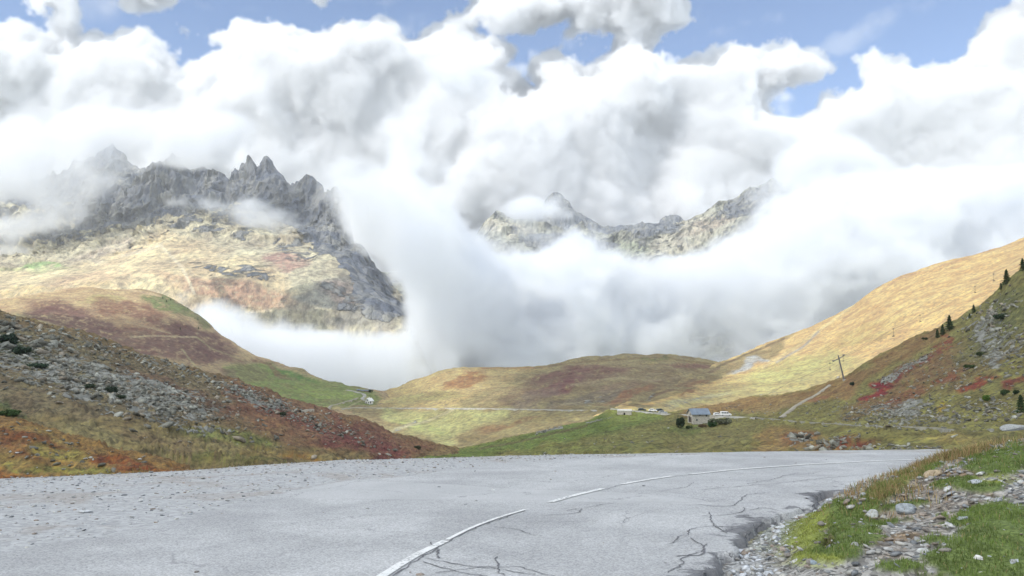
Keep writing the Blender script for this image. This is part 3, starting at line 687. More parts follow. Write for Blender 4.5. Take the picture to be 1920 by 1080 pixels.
# ------------------------------------------------------------------ road, gravel shoulder, verge
SL = 95/F                                       # the road drops gently away from the camera
def planez(x, y): return -SL*y
def G(px, py, dz=0.0):
    """point of the road plane seen at photo position (px, py)"""
    a = (px-960)/F; b = (540-py)/F
    dy = CT-b*ST; dz_ = ST+b*CT
    k = CAMZ/(-(dz_+SL*dy)); return np.array([a*k, dy*k, -SL*dy*k+dz])
far_edge = [(-40, 6.5), (-28, 9)]+[tuple(G(*p)[:2]) for p in ((0, 899), (180, 890), (350, 883), (480, 873), (640, 863), (860, 857.5), (1000, 854), (1300, 849), (1740, 842))]+[(22, 24), (34, 22.5), (50, 19)]
asph_edge = [(1.15, -8), (1.2, 2), (1.5, 5)]+[tuple(G(*p)[:2]) for p in ((1338, 1078), (1343, 1060), (1362, 1035), (1392, 1012), (1425, 985), (1452, 962), (1485, 953), (1520, 950), (1536, 930), (1552, 921), (1582, 927), (1612, 918), (1640, 913), (1690, 908))]+[(9.5, 15.1), (13, 16.6), (18, 17.4), (30, 16.5), (50, 13)]
ae = np.array(asph_edge)
def verge_s(x, y):
    """signed distance to the right of the asphalt edge"""
    d = segdist(x, y, asph_edge)
    poly = asph_edge+[(60, 5), (60, -12), (1.15, -12)]
    return np.where(inpoly(x, y, poly), d, -d)
def verge_h(x, y):
    s = verge_s(x, y)
    h = np.interp(s, [-2, 0, .3, .6, 1.1, 1.8, 2.4, 4, 8, 14], [-.35, -.11, -.07, .06, .50, .74, .95, 1.25, 1.75, 2.6])
    k = ss(3.5, 11.5, y)*.72+.28
    h = np.where(h > 0, h*k, h)
    X = np.stack([x, y, 0*x], -1)
    h = h+ss(.2, 1.2, s)*((fbm(X/1.3, 4, 101)-.5)*.34+(fbm(X/.35, 3, 105)-.5)*.10)+(fbm(X/.09, 3, 107)-.5)*.025
    return planez(x, y)+h

# asphalt
fe = np.array(far_edge)
xs = np.concatenate([np.linspace(-40, -10, 60), np.arange(-9.8, 1, .12), np.arange(1, 10, .05), np.linspace(10.1, 50, 120)]); NXR = len(xs); ye = np.interp(xs, fe[:, 0], fe[:, 1])+(fbm(np.stack([xs/.7, 0*xs, 0*xs], -1), 4, 7)-.5)*.35
NYR = 460; tt = np.interp(np.linspace(0, 1, NYR), [0, .06, .9, 1], [0, .42, .93, 1])
RX = np.repeat(xs[:, None], NYR, 1); RY = -8+(ye[:, None]+8)*tt[None, :]
inside = verge_s(RX, RY)
en = (fbm(np.stack([RX/.45, RY/.45, 0*RX], -1), 5, 19, .62)-.5)
ledge = ss(-.035, .035, inside+en*.55)
RZ = planez(RX, RY)+(fbm(np.stack([RX/3.5, RY/3.5, 0*RX], -1), 2, 9)-.5)*.035-ledge*.16
crumb = ss(-.5, .05, inside+en*1.6)
# gravel shoulder mask (left of this line)
gl = [(-40, 4.5), (-14, 6.5)]+[tuple(G(*p)[:2]) for p in ((-200, 1060), (60, 1025), (150, 1012), (300, 985), (430, 950), (560, 918), (650, 902), (760, 892), (900, 874), (1050, 862), (1300, 853))]+[(60, 30)]
def gravel_mask(x, y):
    n = (fbm(np.stack([x/.8, y/.8, 0*x], -1), 4, 13)-.5)*.9
    return ss(-.12, .12, y-np.interp(x, [p[0] for p in gl], [p[1] for p in gl])+n)
def relay(x, y):
    return ss(-.03, .03, sdpoly(x, y, [tuple(G(*p)[:2]) for p in ((560, 905), (740, 903), (860, 908), (960, 916), (1100, 921), (1180, 925), (1280, 931), (1340, 941), (1400, 948), (1300, 945), (1100, 943), (960, 940), (800, 938), (560, 935))]))
relaid = relay(RX, RY)
m_road, nt, b = newmat('asphalt')
geo = nn(nt, 'ShaderNodeNewGeometry'); pos = geo.outputs['Position']
f1 = noise_node(nt, 55, 3, .75, pos); f2 = noise_node(nt, 14, 4, .7, pos); f3 = noise_node(nt, .55, 5, .6, pos, .4)
ag = nn(nt, 'ShaderNodeTexVoronoi', feature='F1'); ag.inputs['Scale'].default_value = 60; nt.links.new(pos, ag.inputs['Vector'])
sep = nn(nt, 'ShaderNodeSeparateColor'); nt.links.new(ag.outputs['Color'], sep.inputs[0])
base = mixc(nt, mrange(nt, f3, .32, .68), (.325, .327, .332), (.44, .442, .445))
spk = math_(nt, 'ADD', math_(nt, 'MULTIPLY', sep.outputs[0], .5), math_(nt, 'MULTIPLY', f1, .55))
base = mixc(nt, 1.0, base, mixc(nt, mrange(nt, spk, .2, .85, 0, 1), (.74, .74, .74), (1.22, 1.22, 1.22)), 'MULTIPLY')
rl = nn(nt, 'ShaderNodeAttribute', attribute_name='relaid'); cr_ = nn(nt, 'ShaderNodeAttribute', attribute_name='crumb')
base = mixc(nt, math_(nt, 'MULTIPLY', rl.outputs['Fac'], .5), base, (.43, .432, .435))
# hairline cracking, denser towards the crumbling edge
wv1 = nn(nt, 'ShaderNodeTexNoise'); wv1.inputs['Scale'].default_value = 1.7; wv1.inputs['Detail'].default_value = 5; wv1.inputs['Roughness'].default_value = .65; nt.links.new(pos, wv1.inputs['Vector'])
wa = nn(nt, 'ShaderNodeVectorMath', operation='MULTIPLY_ADD'); wa.inputs[1].default_value = (1.1, 1.1, 0); nt.links.new(wv1.outputs['Color'], wa.inputs[0]); nt.links.new(pos, wa.inputs[2])
def cracks(sc, wd):
    v_ = nn(nt, 'ShaderNodeTexVoronoi', feature='DISTANCE_TO_EDGE'); v_.inputs['Scale'].default_value = sc; nt.links.new(wa.outputs[0], v_.inputs['Vector']); return mrange(nt, v_.outputs['Distance'], wd*.4, wd, 1, 0)
ca_ = math_(nt, 'MULTIPLY', cracks(.42, .006), mrange(nt, f3, .42, .60)); cb_ = math_(nt, 'MULTIPLY', cracks(2.6, .05), mrange(nt, math_(nt, 'ADD', cr_.outputs['Fac'], math_(nt, 'MULTIPLY', f2, .6)), .75, 1.15))
crk = math_(nt, 'MAXIMUM', math_(nt, 'MULTIPLY', ca_, .55), cb_)
st_ = mrange(nt, math_(nt, 'ADD', math_(nt, 'MULTIPLY', cr_.outputs['Fac'], .55), noise_node(nt, 4.5, 5, .7, pos)), .78, 1.02)
base = mixc(nt, math_(nt, 'MULTIPLY', st_, .8), base, (.125, .125, .135))
base = mixc(nt, crk, base, (.10, .10, .11))
gm = nn(nt, 'ShaderNodeAttribute', attribute_name='rock')
gv = nn(nt, 'ShaderNodeTexVoronoi', feature='F1'); gv.inputs['Scale'].default_value = 16; nt.links.new(pos, gv.inputs['Vector'])
sg = nn(nt, 'ShaderNodeSeparateColor'); nt.links.new(gv.outputs['Color'], sg.inputs[0])
gcol = mixc(nt, sg.outputs[0], (.29, .293, .297), (.43, .434, .44))
gcol = mixc(nt, math_(nt, 'MULTIPLY', mrange(nt, f3, .5, .62), .35), gcol, (.25, .20, .15))
nt.links.new(mixc(nt, gm.outputs['Fac'], base, gcol), b.inputs['Base Color'])
b.inputs['Roughness'].default_value = .88
hh = math_(nt, 'ADD', math_(nt, 'MULTIPLY', spk, .25), math_(nt, 'MULTIPLY', math_(nt, 'MULTIPLY', math_(nt, 'SUBTRACT', 1.0, gv.outputs['Distance']), gm.outputs['Fac']), .6))
bump(nt, b, hh, .010)
fcs = grid_faces(NXR, NYR)
keep = (inside.ravel()[fcs] < .35).all(1)
me = mesh_np('road', np.stack([RX, RY, RZ], -1).reshape(-1, 3), fcs[keep], {'rock': gravel_mask(RX, RY).ravel(), 'crumb': crumb.ravel(), 'relaid': relaid.ravel()}, True)
road = tag(link('road', me, m_road), kind='structure')
LAY['road'] = (road, np.stack([RX, RY, RZ], -1), fcs)
def roadz(x, y):
    X = np.stack([x, y, 0*x], -1); return planez(x, y)+(fbm(np.stack([x/3.5, y/3.5, 0*x], -1), 2, 9)-.5)*.035
# the road stands on an embankment that drops off beyond the shoulder
k = np.linspace(0, 1, 24)[None, :]
EX = np.repeat(xs[:, None], 24, 1); EY = ye[:, None]+k*16; EZ = RZ[:, -1:]-.02-k*9-.6*np.sqrt(k)
nzz = (fbm(np.stack([EX/1.5, EY/1.5, EZ], -1), 4, 15)-.5)*.5*np.minimum(1, k*10); EZ = EZ+nzz
me = mesh_np('embankment', np.stack([EX, EY, EZ], -1).reshape(-1, 3), grid_faces(NXR, 24), {'Col': np.tile(np.array((.22, .20, .12)), (NXR*24, 1)), 'rock': np.full(NXR*24, .45)}, True)
tag(link('embankment', me, LAY['left_hummock'][0].data.materials[0]), kind='structure')

# verge
vx = np.concatenate([np.arange(.9, 12.5, .035), np.geomspace(12.5, 50, 50)]); vy = np.concatenate([np.linspace(-10, 2.9, 30), np.arange(3, 16.6, .035), np.linspace(16.7, 24, 20)])
VX, VY = np.meshgrid(vx, vy, indexing='ij'); VZ = verge_h(VX, VY); sV = verge_s(VX, VY)
bank_drop = ss(0, 7, VY-(15.5+0*VX)); VZ = VZ-bank_drop*3.0*ss(8, 12, VX)
verge_x = np.stack([VX, VY, VZ], -1)
QX, QY = proj(verge_x)
X_ = np.stack([VX, VY, 0*VX], -1)
w1 = (fbm(X_/.45, 5, 201, .6)-.5); w2 = (fbm(X_/.12, 4, 203, .6)-.5); w3 = fbm(X_/1.1, 3, 207)-.5
def ell(cx, cy_, rx, ry, ang=0):
    a = rad(ang); dx, dy = QX-cx, QY-cy_
    u = (dx*math.cos(a)+dy*math.sin(a))/rx; v = (-dx*math.sin(a)+dy*math.cos(a))/ry
    return 1-np.hypot(u, v)
def mx(*a): 
    r = a[0]
    for q in a[1:]: r = np.maximum(r, q)
    return r
grass = mx(ell(1850, 1040, 150, 62, -18), ell(1880, 985, 110, 40, -5), ell(1880, 865, 90, 26, -8), ell(1600, 975, 70, 22, -25), ell(1600, 1010, 85, 22, -20), ell(1560, 1040, 60, 14, 0), ell(1690, 950, 60, 8, -8), ell(1500, 990, 70, 34, -20), ell(1790, 905, 50, 9, -10), ell(1690, 905, 40, 12, -40), ell(1760, 866, 50, 10, -35), ell(1840, 915, 40, 10, 0), ell(1700, 1065, 60, 12, 0), ell(1645, 930, 40, 18, -30), ell(1500, 1010, 60, 20, 0), ell(1560, 962, 60, 16, -20), ell(1900, 1075, 120, 40, 0))
grass = ss(-.12, .22, grass+w1*1.3+w2*.6)
grass = np.maximum(grass, ss(11.5, 14, VY)*ss(-.3, .4, w1*2+.15))
grass = np.where((QY < -50) | (QY > 1300) | (VY < 3.5), ss(-.1, .2, w1*2), grass)
grass = grass*ss(.12, .45, sV+w1*.5)
moss = ss(0, .35, mx(ell(1480, 1000, 90, 55, -25), ell(1440, 1020, 40, 20, 0), ell(1530, 1055, 60, 12, 0), ell(1870, 900, 50, 10, 0))+w1*.5)
dry = ss(0, .4, mx(ell(1700, 890, 90, 20, -38), ell(1800, 835, 70, 22, -30), ell(1650, 928, 30, 18, -20))+w1*.8)
soil = ss(.0, .3, mx(ell(1470, 1030, 0.1, 0.1), ell(1670, 1010, 60, 10, -8), ell(1555, 1015, 15, 11, -30)*1.6, ell(1800, 890, 50, 12, 0))+w1*.6)
C = np.empty(VX.shape+(3,)); C[:] = (.27, .26, .245)
def lay(col, m):
    global C
    C = C*(1-m[..., None])+np.array(col)*m[..., None]
lay((.21, .17, .13), ss(-.05, .15, w3+w2*.5)*.7); lay((.20, .15, .10), soil)
lay((.12, .155, .05), grass); lay((.225, .25, .06), moss*np.maximum(grass, .55)); lay((.26, .20, .09), dry*grass*.8)
hole = ss(0, .45, ell(1553, 1017, 17, 13, -30)+w2*.4); lay((.06, .045, .03), hole)
wet = ss(.7, .1, sV)*ss(.0, .03, sV); lay((.30, .31, .32), wet*.7)
VZ2 = verge_x.copy(); VZ2[..., 2] -= hole*.10; VZ2[..., 2] += grass*.03
m_verge, nt, b = newmat('verge_ground')
geo = nn(nt, 'ShaderNodeNewGeometry'); pos = geo.outputs['Position']
ca = nn(nt, 'ShaderNodeAttribute', attribute_name='Col'); ga = nn(nt, 'ShaderNodeAttribute', attribute_name='rock')
gv = nn(nt, 'ShaderNodeTexVoronoi', feature='F1'); gv.inputs['Scale'].default_value = 22; nt.links.new(pos, gv.inputs['Vector'])
sg = nn(nt, 'ShaderNodeSeparateColor'); nt.links.new(gv.outputs['Color'], sg.inputs[0])
v1 = noise_node(nt, 30, 4, .7, pos); v2 = noise_node(nt, 5, 4, .6, pos)
stone = mixc(nt, mrange(nt, sg.outputs[0], .0, 1), (.45, .45, .45), (1.5, 1.5, 1.5))
mul = mixc(nt, ga.outputs['Fac'], stone, mixc(nt, mrange(nt, v1, .3, .7), (.55, .6, .5), (1.4, 1.4, 1.3)))
c = mixc(nt, 1.0, ca.outputs['Color'], mul, 'MULTIPLY'); c = mixc(nt, 1.0, c, mixc(nt, mrange(nt, v2, .3, .7), (.8, .8, .8), (1.2, 1.2, 1.2)), 'MULTIPLY')
nt.links.new(c, b.inputs['Base Color']); b.inputs['Roughness'].default_value = .92
bump(nt, b, math_(nt, 'ADD', math_(nt, 'MULTIPLY', math_(nt, 'SUBTRACT', 1.0, gv.outputs['Distance']), .8), v1), .02)
me = mesh_np('verge', VZ2.reshape(-1, 3), grid_faces(*VX.shape), {'Col': C.reshape(-1, 3), 'rock': grass.ravel()}, True)
tag(link('verge', me, m_verge), kind='structure')

# ------------------------------------------------------------------ painted line, cracks and patches on the asphalt
def strip(pts, widths, dz, step=.06, jit=0.0, seed=0):
    p = np.array([G(*q)[:2] if len(q) == 2 else q[:2] for q in pts]); L = np.r_[0, np.cumsum(np.hypot(*np.diff(p, axis=0).T))]
    s = np.linspace(0, L[-1], max(2, int(L[-1]/step))); q = pchip(L, p, s)
    if jit:
        q = q+jit*(np.stack([fbm(np.stack([s/.35, 0*s, 0*s+seed], -1), 4, 1, .6), fbm(np.stack([s/.35, 0*s+5, 0*s+seed], -1), 4, 2, .6)], -1)-.5)
    w = np.interp(s, np.linspace(0, L[-1], len(np.atleast_1d(widths))), np.atleast_1d(widths))
    if jit: w = w*(.35+1.3*fbm(np.stack([s/.15, 0*s, 0*s+seed+3], -1), 3, 4))
    t = np.gradient(q, axis=0); t /= np.linalg.norm(t, axis=1)[:, None]+1e-9; n = np.stack([t[:, 1], -t[:, 0]], 1)
    a = q+n*w[:, None]/2; c_ = q-n*w[:, None]/2
    V = np.stack([np.concatenate([a, roadz(a[:, 0], a[:, 1])[:, None]+dz], 1), np.concatenate([c_, roadz(c_[:, 0], c_[:, 1])[:, None]+dz], 1)], 1)
    return V.reshape(-1, 3), grid_faces(len(s), 2)
def joined(name, parts, mat):
    V = []; Fs = []; n = 0
    for v, f in parts: V.append(v); Fs.append(f+n); n += len(v)
    return link(name, mesh_np(name, np.concatenate(V), np.concatenate(Fs), {'rock': np.zeros(n)}), mat)
m_paint, nt, b = newmat('worn_road_paint')
geo = nn(nt, 'ShaderNodeNewGeometry'); pos = geo.outputs['Position']
p1 = noise_node(nt, 26, 5, .75, pos); p2 = noise_node(nt, 3, 3, .6, pos)
k_ = mrange(nt, math_(nt, 'ADD', p1, math_(nt, 'MULTIPLY', p2, .4)), .72, .82)
nt.links.new(mixc(nt, k_, (.70, .70, .69), (.33, .335, .34)), b.inputs['Base Color']); b.inputs['Roughness'].default_value = .8; bump(nt, b, p1, .006)
tag(joined('road_marking', [
 strip([(640, 1130), (720, 1079), (775, 1045), (835, 1016)], .10, .009), strip([(838, 1014), (880, 994), (930, 975), (984, 958)], .055, .009),
 strip([(1032, 943), (1080, 929), (1130, 917)], .11, .009), strip([(1168, 908.5), (1215, 900.5), (1262, 893.5)], .10, .009),
 strip([(1295, 890), (1380, 880.5), (1500, 871.5), (1620, 866), (1720, 862.5), (1800, 859)], .11, .009)], m_paint), kind='structure')
m_crack, nt, b = newmat('tar_crack')
geo = nn(nt, 'ShaderNodeNewGeometry'); pos = geo.outputs['Position']
p1 = noise_node(nt, 20, 4, .7, pos)
nt.links.new(mixc(nt, mrange(nt, p1, .4, .6), (.105, .105, .115), (.20, .20, .21)), b.inputs['Base Color']); b.inputs['Roughness'].default_value = .85
cr = [([(640, 937), (800, 938), (960, 940), (1100, 943), (1300, 945), (1400, 948)], .014), ([(740, 903), (860, 908), (960, 916), (1100, 921), (1180, 925), (1280, 931), (1340, 941)], .012),
      ([(1130, 918), (1150, 913), (1170, 909)], .05), ([(1262, 894), (1300, 890)], .04), ([(835, 1018), (870, 1003), (900, 990), (950, 972), (985, 960)], .022), ([(738, 1079), (790, 1050), (840, 1018)], .03),
      ([(800, 1048), (870, 1060), (940, 1068), (1010, 1078)], .05), ([(790, 1056), (860, 1075), (930, 1085)], .04), ([(930, 1045), (938, 1080)], .05), ([(820, 1075), (960, 1062), (1040, 1085)], .02), ([(815, 1018), (822, 1048)], .03),
      ([(1022, 969), (1085, 963), (1090, 955), (1060, 958)], .02), ([(1075, 957), (1130, 948), (1145, 944)], .02), ([(960, 980), (1040, 981), (1075, 979)], .012), ([(930, 990), (980, 1000), (1020, 1006)], .016), ([(1160, 980), (1220, 960)], .01),
      ([(1320, 919), (1360, 915), (1420, 910), (1560, 895), (1640, 888)], .022), ([(1395, 908), (1440, 900), (1480, 890), (1495, 886)], .02), ([(1370, 895), (1450, 893), (1540, 884)], .014), ([(1240, 921), (1290, 912), (1300, 905)], .018),
      ([(1300, 945), (1360, 948), (1390, 940), (1400, 928), (1440, 925)], .022), ([(1320, 967), (1390, 960), (1395, 950)], .025), ([(1400, 955), (1430, 952), (1460, 958)], .05), ([(1330, 960), (1345, 985), (1365, 998)], .05),
      ([(1260, 1020), (1290, 1000), (1300, 990), (1340, 985), (1352, 992)], .045), ([(1300, 1010), (1310, 1030), (1280, 1050), (1262, 1075)], .05), ([(1270, 1045), (1310, 1040), (1325, 1020)], .03), ([(1250, 1078), (1300, 1082), (1335, 1068)], .04), ([(1225, 1015), (1285, 1015)], .012),
      ([(1640, 910), (1560, 912), (1500, 912)], .022), ([(1555, 905), (1620, 902), (1700, 900)], .014), ([(1500, 880), (1580, 876), (1660, 872)], .010), ([(1150, 940), (1300, 942), (1360, 935)], .010),
      ([(600, 934), (450, 940), (380, 955)], .010)]
V = [strip(p, w*.3 if w > .03 else w*.65, .006, .03, .22, i*7) for i, (p, w) in enumerate(cr)]
tag(joined('road_cracks', V, m_crack), kind='structure')

# ------------------------------------------------------------------ loose stones, gravel and grass (nobody could count them)
def ico(sub):
    import bmesh
    bm = bmesh.new(); bmesh.ops.create_icosphere(bm, subdivisions=sub, radius=1); bm.verts.ensure_lookup_table()
    v = np.array([p.co[:] for p in bm.verts]); f = np.array([[q.index for q in t.verts] for t in bm.faces]); bm.free(); return v, f
def rock_proto(seed, sub=2, flat=1.0):
    v, f = ico(sub); rs = np.random.RandomState(seed)
    for _ in range(9):                              # cleave with random planes
        n = rs.normal(size=3); n /= np.linalg.norm(n); d = rs.uniform(.45, .85)
        e = v@n-d; v = v-np.where(e > 0, e, 0)[:, None]*n
    v = v*(1+.12*(fbm(v*1.7+seed, 3, seed)[:, None]-.5)); v = v*np.array([rs.uniform(.8, 1.3), rs.uniform(.7, 1), flat*rs.uniform(.6, 1)])
    return v, f
def rot_z(a): 
    c_, s_ = np.cos(a), np.sin(a); z = 0*a; return np.stack([np.stack([c_, -s_, z], -1), np.stack([s_, c_, z], -1), np.stack([z, z, z+1], -1)], -2)
def scatter(name, pts, size, protos, cols, mat, seed, tilt=.3, zoff=.1):
    rs = np.random.RandomState(seed); n = len(pts); V = []; Fs = []; Cs = []; base = 0
    pid = rs.randint(0, len(protos), n)
    for k_, (pv, pf) in enumerate(protos):
        idx = np.where(pid == k_)[0]
        if not len(idx): continue
        R = rot_z(rs.uniform(0, 6.28, len(idx)))
        tx = rs.normal(0, tilt, (len(idx), 2))
        v = np.einsum('nij,vj->nvi', R, pv)
        v[..., 2] += v[..., 0]*tx[:, :1]+v[..., 1]*tx[:, 1:]
        v = v*size[idx][:, None, None]; v = v+pts[idx][:, None, :]; v[..., 2] += (size[idx]*zoff)[:, None]
        V.append(v.reshape(-1, 3)); m = len(pv)
        Fs.append((pf[None]+(np.arange(len(idx))*m)[:, None, None]).reshape(-1, 3)+base); base += len(idx)*m
        Cs.append(np.repeat(cols[idx], m, 0))
    return link(name, mesh_np(name, np.concatenate(V), np.concatenate(Fs), {'Col': np.concatenate(Cs)}), mat)
def attr_mat(name, rough=.8, scale=30, var=(.65, 1.3), bd=.004, spec=.3):
    m, nt, b = newmat(name); geo = nn(nt, 'ShaderNodeNewGeometry'); ca = nn(nt, 'ShaderNodeAttribute', attribute_name='Col')
    n = noise_node(nt, scale, 5, .7, geo.outputs['Position'])
    nt.links.new(mixc(nt, 1.0, ca.outputs['Color'], mixc(nt, mrange(nt, n, .3, .7), (var[0],)*3, (var[1],)*3), 'MULTIPLY'), b.inputs['Base Color'])
    b.inputs['Roughness'].default_value = rough; b.inputs['Specular IOR Level'].default_value = spec; bump(nt, b, n, bd); return m
m_stone = attr_mat('slate_stone', .75, 25)
m_boul = attr_mat('boulder', .95, .9, (.6, 1.3), .25, .1)
rs = np.random.RandomState(5)
pal = np.array([(.33, .33, .32), (.26, .27, .28), (.40, .39, .36), (.22, .20, .18), (.30, .25, .21), (.46, .46, .45), (.17, .18, .19)])
protos1 = [rock_proto(i, 1, .45) for i in range(8)]
# verge shingle
n = 30000
x = rs.uniform(1, 11.5, n); y = rs.uniform(3.5, 15, n); s_ = verge_s(x, y); ok = s_ > .05
x, y, s_ = x[ok], y[ok], s_[ok]
ix = np.clip(np.searchsorted(vx, x), 0, len(vx)-1); iy = np.clip(np.searchsorted(vy, y), 0, len(vy)-1)
gr = grass[ix, iy]
ok = rs.rand(len(x)) > gr*.93-.03
x, y, s_, ix, iy = x[ok], y[ok], s_[ok], ix[ok], iy[ok]
z = VZ2[ix, iy, 2]
sz = .010+.06*rs.rand(len(x))**4+.006*rs.rand(len(x))
cc = pal[rs.randint(0, len(pal), len(x))]*rs.uniform(.7, 1.2, (len(x), 1)); wetk = (s_ < .55) & (rs.rand(len(x)) < .45)
cc[wetk] = (.52, .54, .57)
tag(scatter('shingle', np.stack([x, y, z], -1), sz, protos1, cc, m_stone, 1, .25), kind='stuff', label='grey and brown slate shingle spread between the grass patches on the verge')
# gravel on the far shoulder of the road
n = 60000
x = rs.uniform(-16, 9, n); yf = np.interp(x, xs, ye); y = rs.uniform(4, 21.5, n); gk = gravel_mask(x, y)
ok = (y < yf+.12) & ((rs.rand(n) < gk*(.30+.7*ss(2.5, .2, yf-y))) | (rs.rand(n) < .006))
x, y = x[ok], y[ok]
sz = .008+.04*rs.rand(len(x))**5+.004*rs.rand(len(x)); sz = np.where(rs.rand(len(x)) < .02, sz*1.6, sz)
cc = pal[rs.randint(0, len(pal), len(x))]*rs.uniform(.85, 1.2, (len(x), 1))
tag(scatter('shoulder_gravel', np.stack([x, y, roadz(x, y)], -1), sz, protos1, cc, m_stone, 2, .2), kind='stuff', label='loose grey gravel covering the outer shoulder of the road')

# grass blades
def blades(name, x, y, z, h, lean, cols, wd, mat, seed):
    rs = np.random.RandomState(seed); n = len(x); a = rs.uniform(0, 6.28, n); b_ = rs.uniform(0, 6.28, n)
    dx, dy = np.cos(a)*wd/2, np.sin(a)*wd/2; lx, ly = np.cos(b_)*lean*h, np.sin(b_)*lean*h
    p0 = np.stack([x-dx, y-dy, z-.01], -1); p1 = np.stack([x+dx, y+dy, z-.01], -1)
    m0 = np.stack([x-dx*.7+lx*.35, y-dy*.7+ly*.35, z+h*.6], -1); m1 = np.stack([x+dx*.7+lx*.35, y+dy*.7+ly*.35, z+h*.6], -1)
    t = np.stack([x+lx, y+ly, z+h], -1)
    V = np.stack([p0, p1, m1, m0, t], 1).reshape(-1, 3); o = (np.arange(n)*5)[:, None]
    Fc = np.concatenate([o+[0, 1, 2], o+[0, 2, 3], o+[3, 2, 4]])
    return link(name, mesh_np(name, V, Fc, {'Col': np.repeat(cols, 5, 0)}), mat)
m_grass, nt, b = newmat('grass_blade'); ca = nn(nt, 'ShaderNodeAttribute', attribute_name='Col'); nt.links.new(ca.outputs['Color'], b.inputs['Base Color']); b.inputs['Roughness'].default_value = .7; b.inputs['Specular IOR Level'].default_value = .15
tr = nn(nt, 'ShaderNodeBsdfTranslucent'); nt.links.new(ca.outputs['Color'], tr.inputs[0]); ms = nn(nt, 'ShaderNodeMixShader'); ms.inputs[0].default_value = .3
nt.links.new(b.outputs[0], ms.inputs[1]); nt.links.new(tr.outputs[0], ms.inputs[2]); nt.links.new(ms.outputs[0], [q for q in nt.nodes if q.type == 'OUTPUT_MATERIAL'][0].inputs[0])
n = 330000
x = rs.uniform(1.2, 11.5, n); y = rs.uniform(3.8, 15.5, n)
ix = np.clip(np.searchsorted(vx, x), 0, len(vx)-1); iy = np.clip(np.searchsorted(vy, y), 0, len(vy)-1)
gq = grass[ix, iy]; gq = gq*ss(.18, .48, fbm(np.stack([x/.3, y/.3, 0*x+5], -1), 4, 33)); ok = (rs.rand(n) < gq**1.5) & (verge_s(x, y) > .05)
x, y, ix, iy = x[ok], y[ok], ix[ok], iy[ok]
mo = moss[ix, iy][:, None]; dr = dry[ix, iy][:, None]
tuft = fbm(np.stack([x/.22, y/.22, 0*x], -1), 3, 31)
cc = np.array([(.135, .185, .05)])*(1-mo)+np.array([(.25, .275, .065)])*mo
cc = cc*(.35+1.35*tuft[:, None])*rs.uniform(.7, 1.25, (len(x), 1)); sw = (rs.rand(len(x), 1) < (.05+.4*dr)); cc = np.where(sw, np.array([(.34, .27, .13)]), cc)
h = (.010+.032*tuft**2+.016*rs.rand(len(x)))*(1-.6*mo[:, 0])+.05*dr[:, 0]*rs.rand(len(x))
tag(blades('verge_grass', x, y, VZ2[ix, iy, 2], h, rs.uniform(.2, .8, len(x)), cc, .006, m_grass, 3), kind='stuff', label='short green grass and moss growing on the roadside verge')
# tall dry grass along the crest of the bank
cp = [tuple(G(1640, 940)[:2])]
bx = []; 
for (px_, py_, sp, cnt, hh_) in ((1652, 925, .26, 900, .10), (1690, 893, .26, 600, .09), (1722, 872, .25, 700, .11), (1748, 858, .25, 1500, .17), (1775, 842, .26, 1700, .20), (1800, 832, .3, 1200, .17), (1835, 822, .4, 600, .10)):
    # where the sight line meets the verge
    ts = np.linspace(7, 15, 400); c_ = P(px_, py_, ts); zz = verge_h(c_[:, 0], c_[:, 1]); hit_ = np.where(c_[:, 2] < zz+.04)[0]
    q = c_[hit_[0]] if len(hit_) else c_[200]
    xx = q[0]+rs.normal(0, sp, cnt); yy = q[1]+rs.normal(0, sp*1.3, cnt); bx.append(np.stack([xx, yy, np.full(cnt, hh_)], -1))
bx = np.concatenate(bx); ok = verge_s(bx[:, 0], bx[:, 1]) > .15; bx = bx[ok]
cl = fbm(np.stack([bx[:, 0]/.15, bx[:, 1]/.15, 0*bx[:, 0]], -1), 3, 37)
pal2 = np.array([(.42, .31, .15), (.34, .23, .11), (.50, .40, .22), (.16, .20, .06), (.24, .15, .08)])
cc = pal2[rs.choice(5, len(bx), p=[.33, .2, .14, .23, .10])]*rs.uniform(.7, 1.15, (len(bx), 1))
tag(blades('dry_grass', bx[:, 0], bx[:, 1], verge_h(bx[:, 0], bx[:, 1])+.02, bx[:, 2]*(.25+.9*cl)*rs.uniform(.5, 1.15, len(bx)), rs.uniform(.15, .8, len(bx)), cc, .007, m_grass, 4), kind='stuff', label='tall straw coloured grass along the crest of the bank beside the road')
# ragged tufts at the outer lip of the road
n = 16000; x = np.concatenate([rs.uniform(-9, 13, n//2), rs.uniform(-2, 8, n//2)]); yy = np.interp(x, xs, ye)+rs.uniform(.0, .9, n); cl = fbm(np.stack([x/.5, yy/.8, 0*x], -1), 4, 41)
ok = cl > .5; x, yy, cl = x[ok], yy[ok], cl[ok]
cc = np.where(rs.rand(len(x), 1) < .55, np.array([(.17, .20, .06)]), np.array([(.33, .27, .13)]))*rs.uniform(.6, 1.2, (len(x), 1))
zz = roadz(x, np.interp(x, xs, ye))-.04-(yy-np.interp(x, xs, ye))*.56
tag(blades('road_lip_grass', x, yy, zz, .03+(cl-.5)*1.1*rs.rand(len(x))+.10*(yy-np.interp(x, xs, ye)), rs.uniform(.1, .6, len(x)), cc, .009, m_grass, 6), kind='stuff', label='ragged weeds growing just over the outer edge of the road')

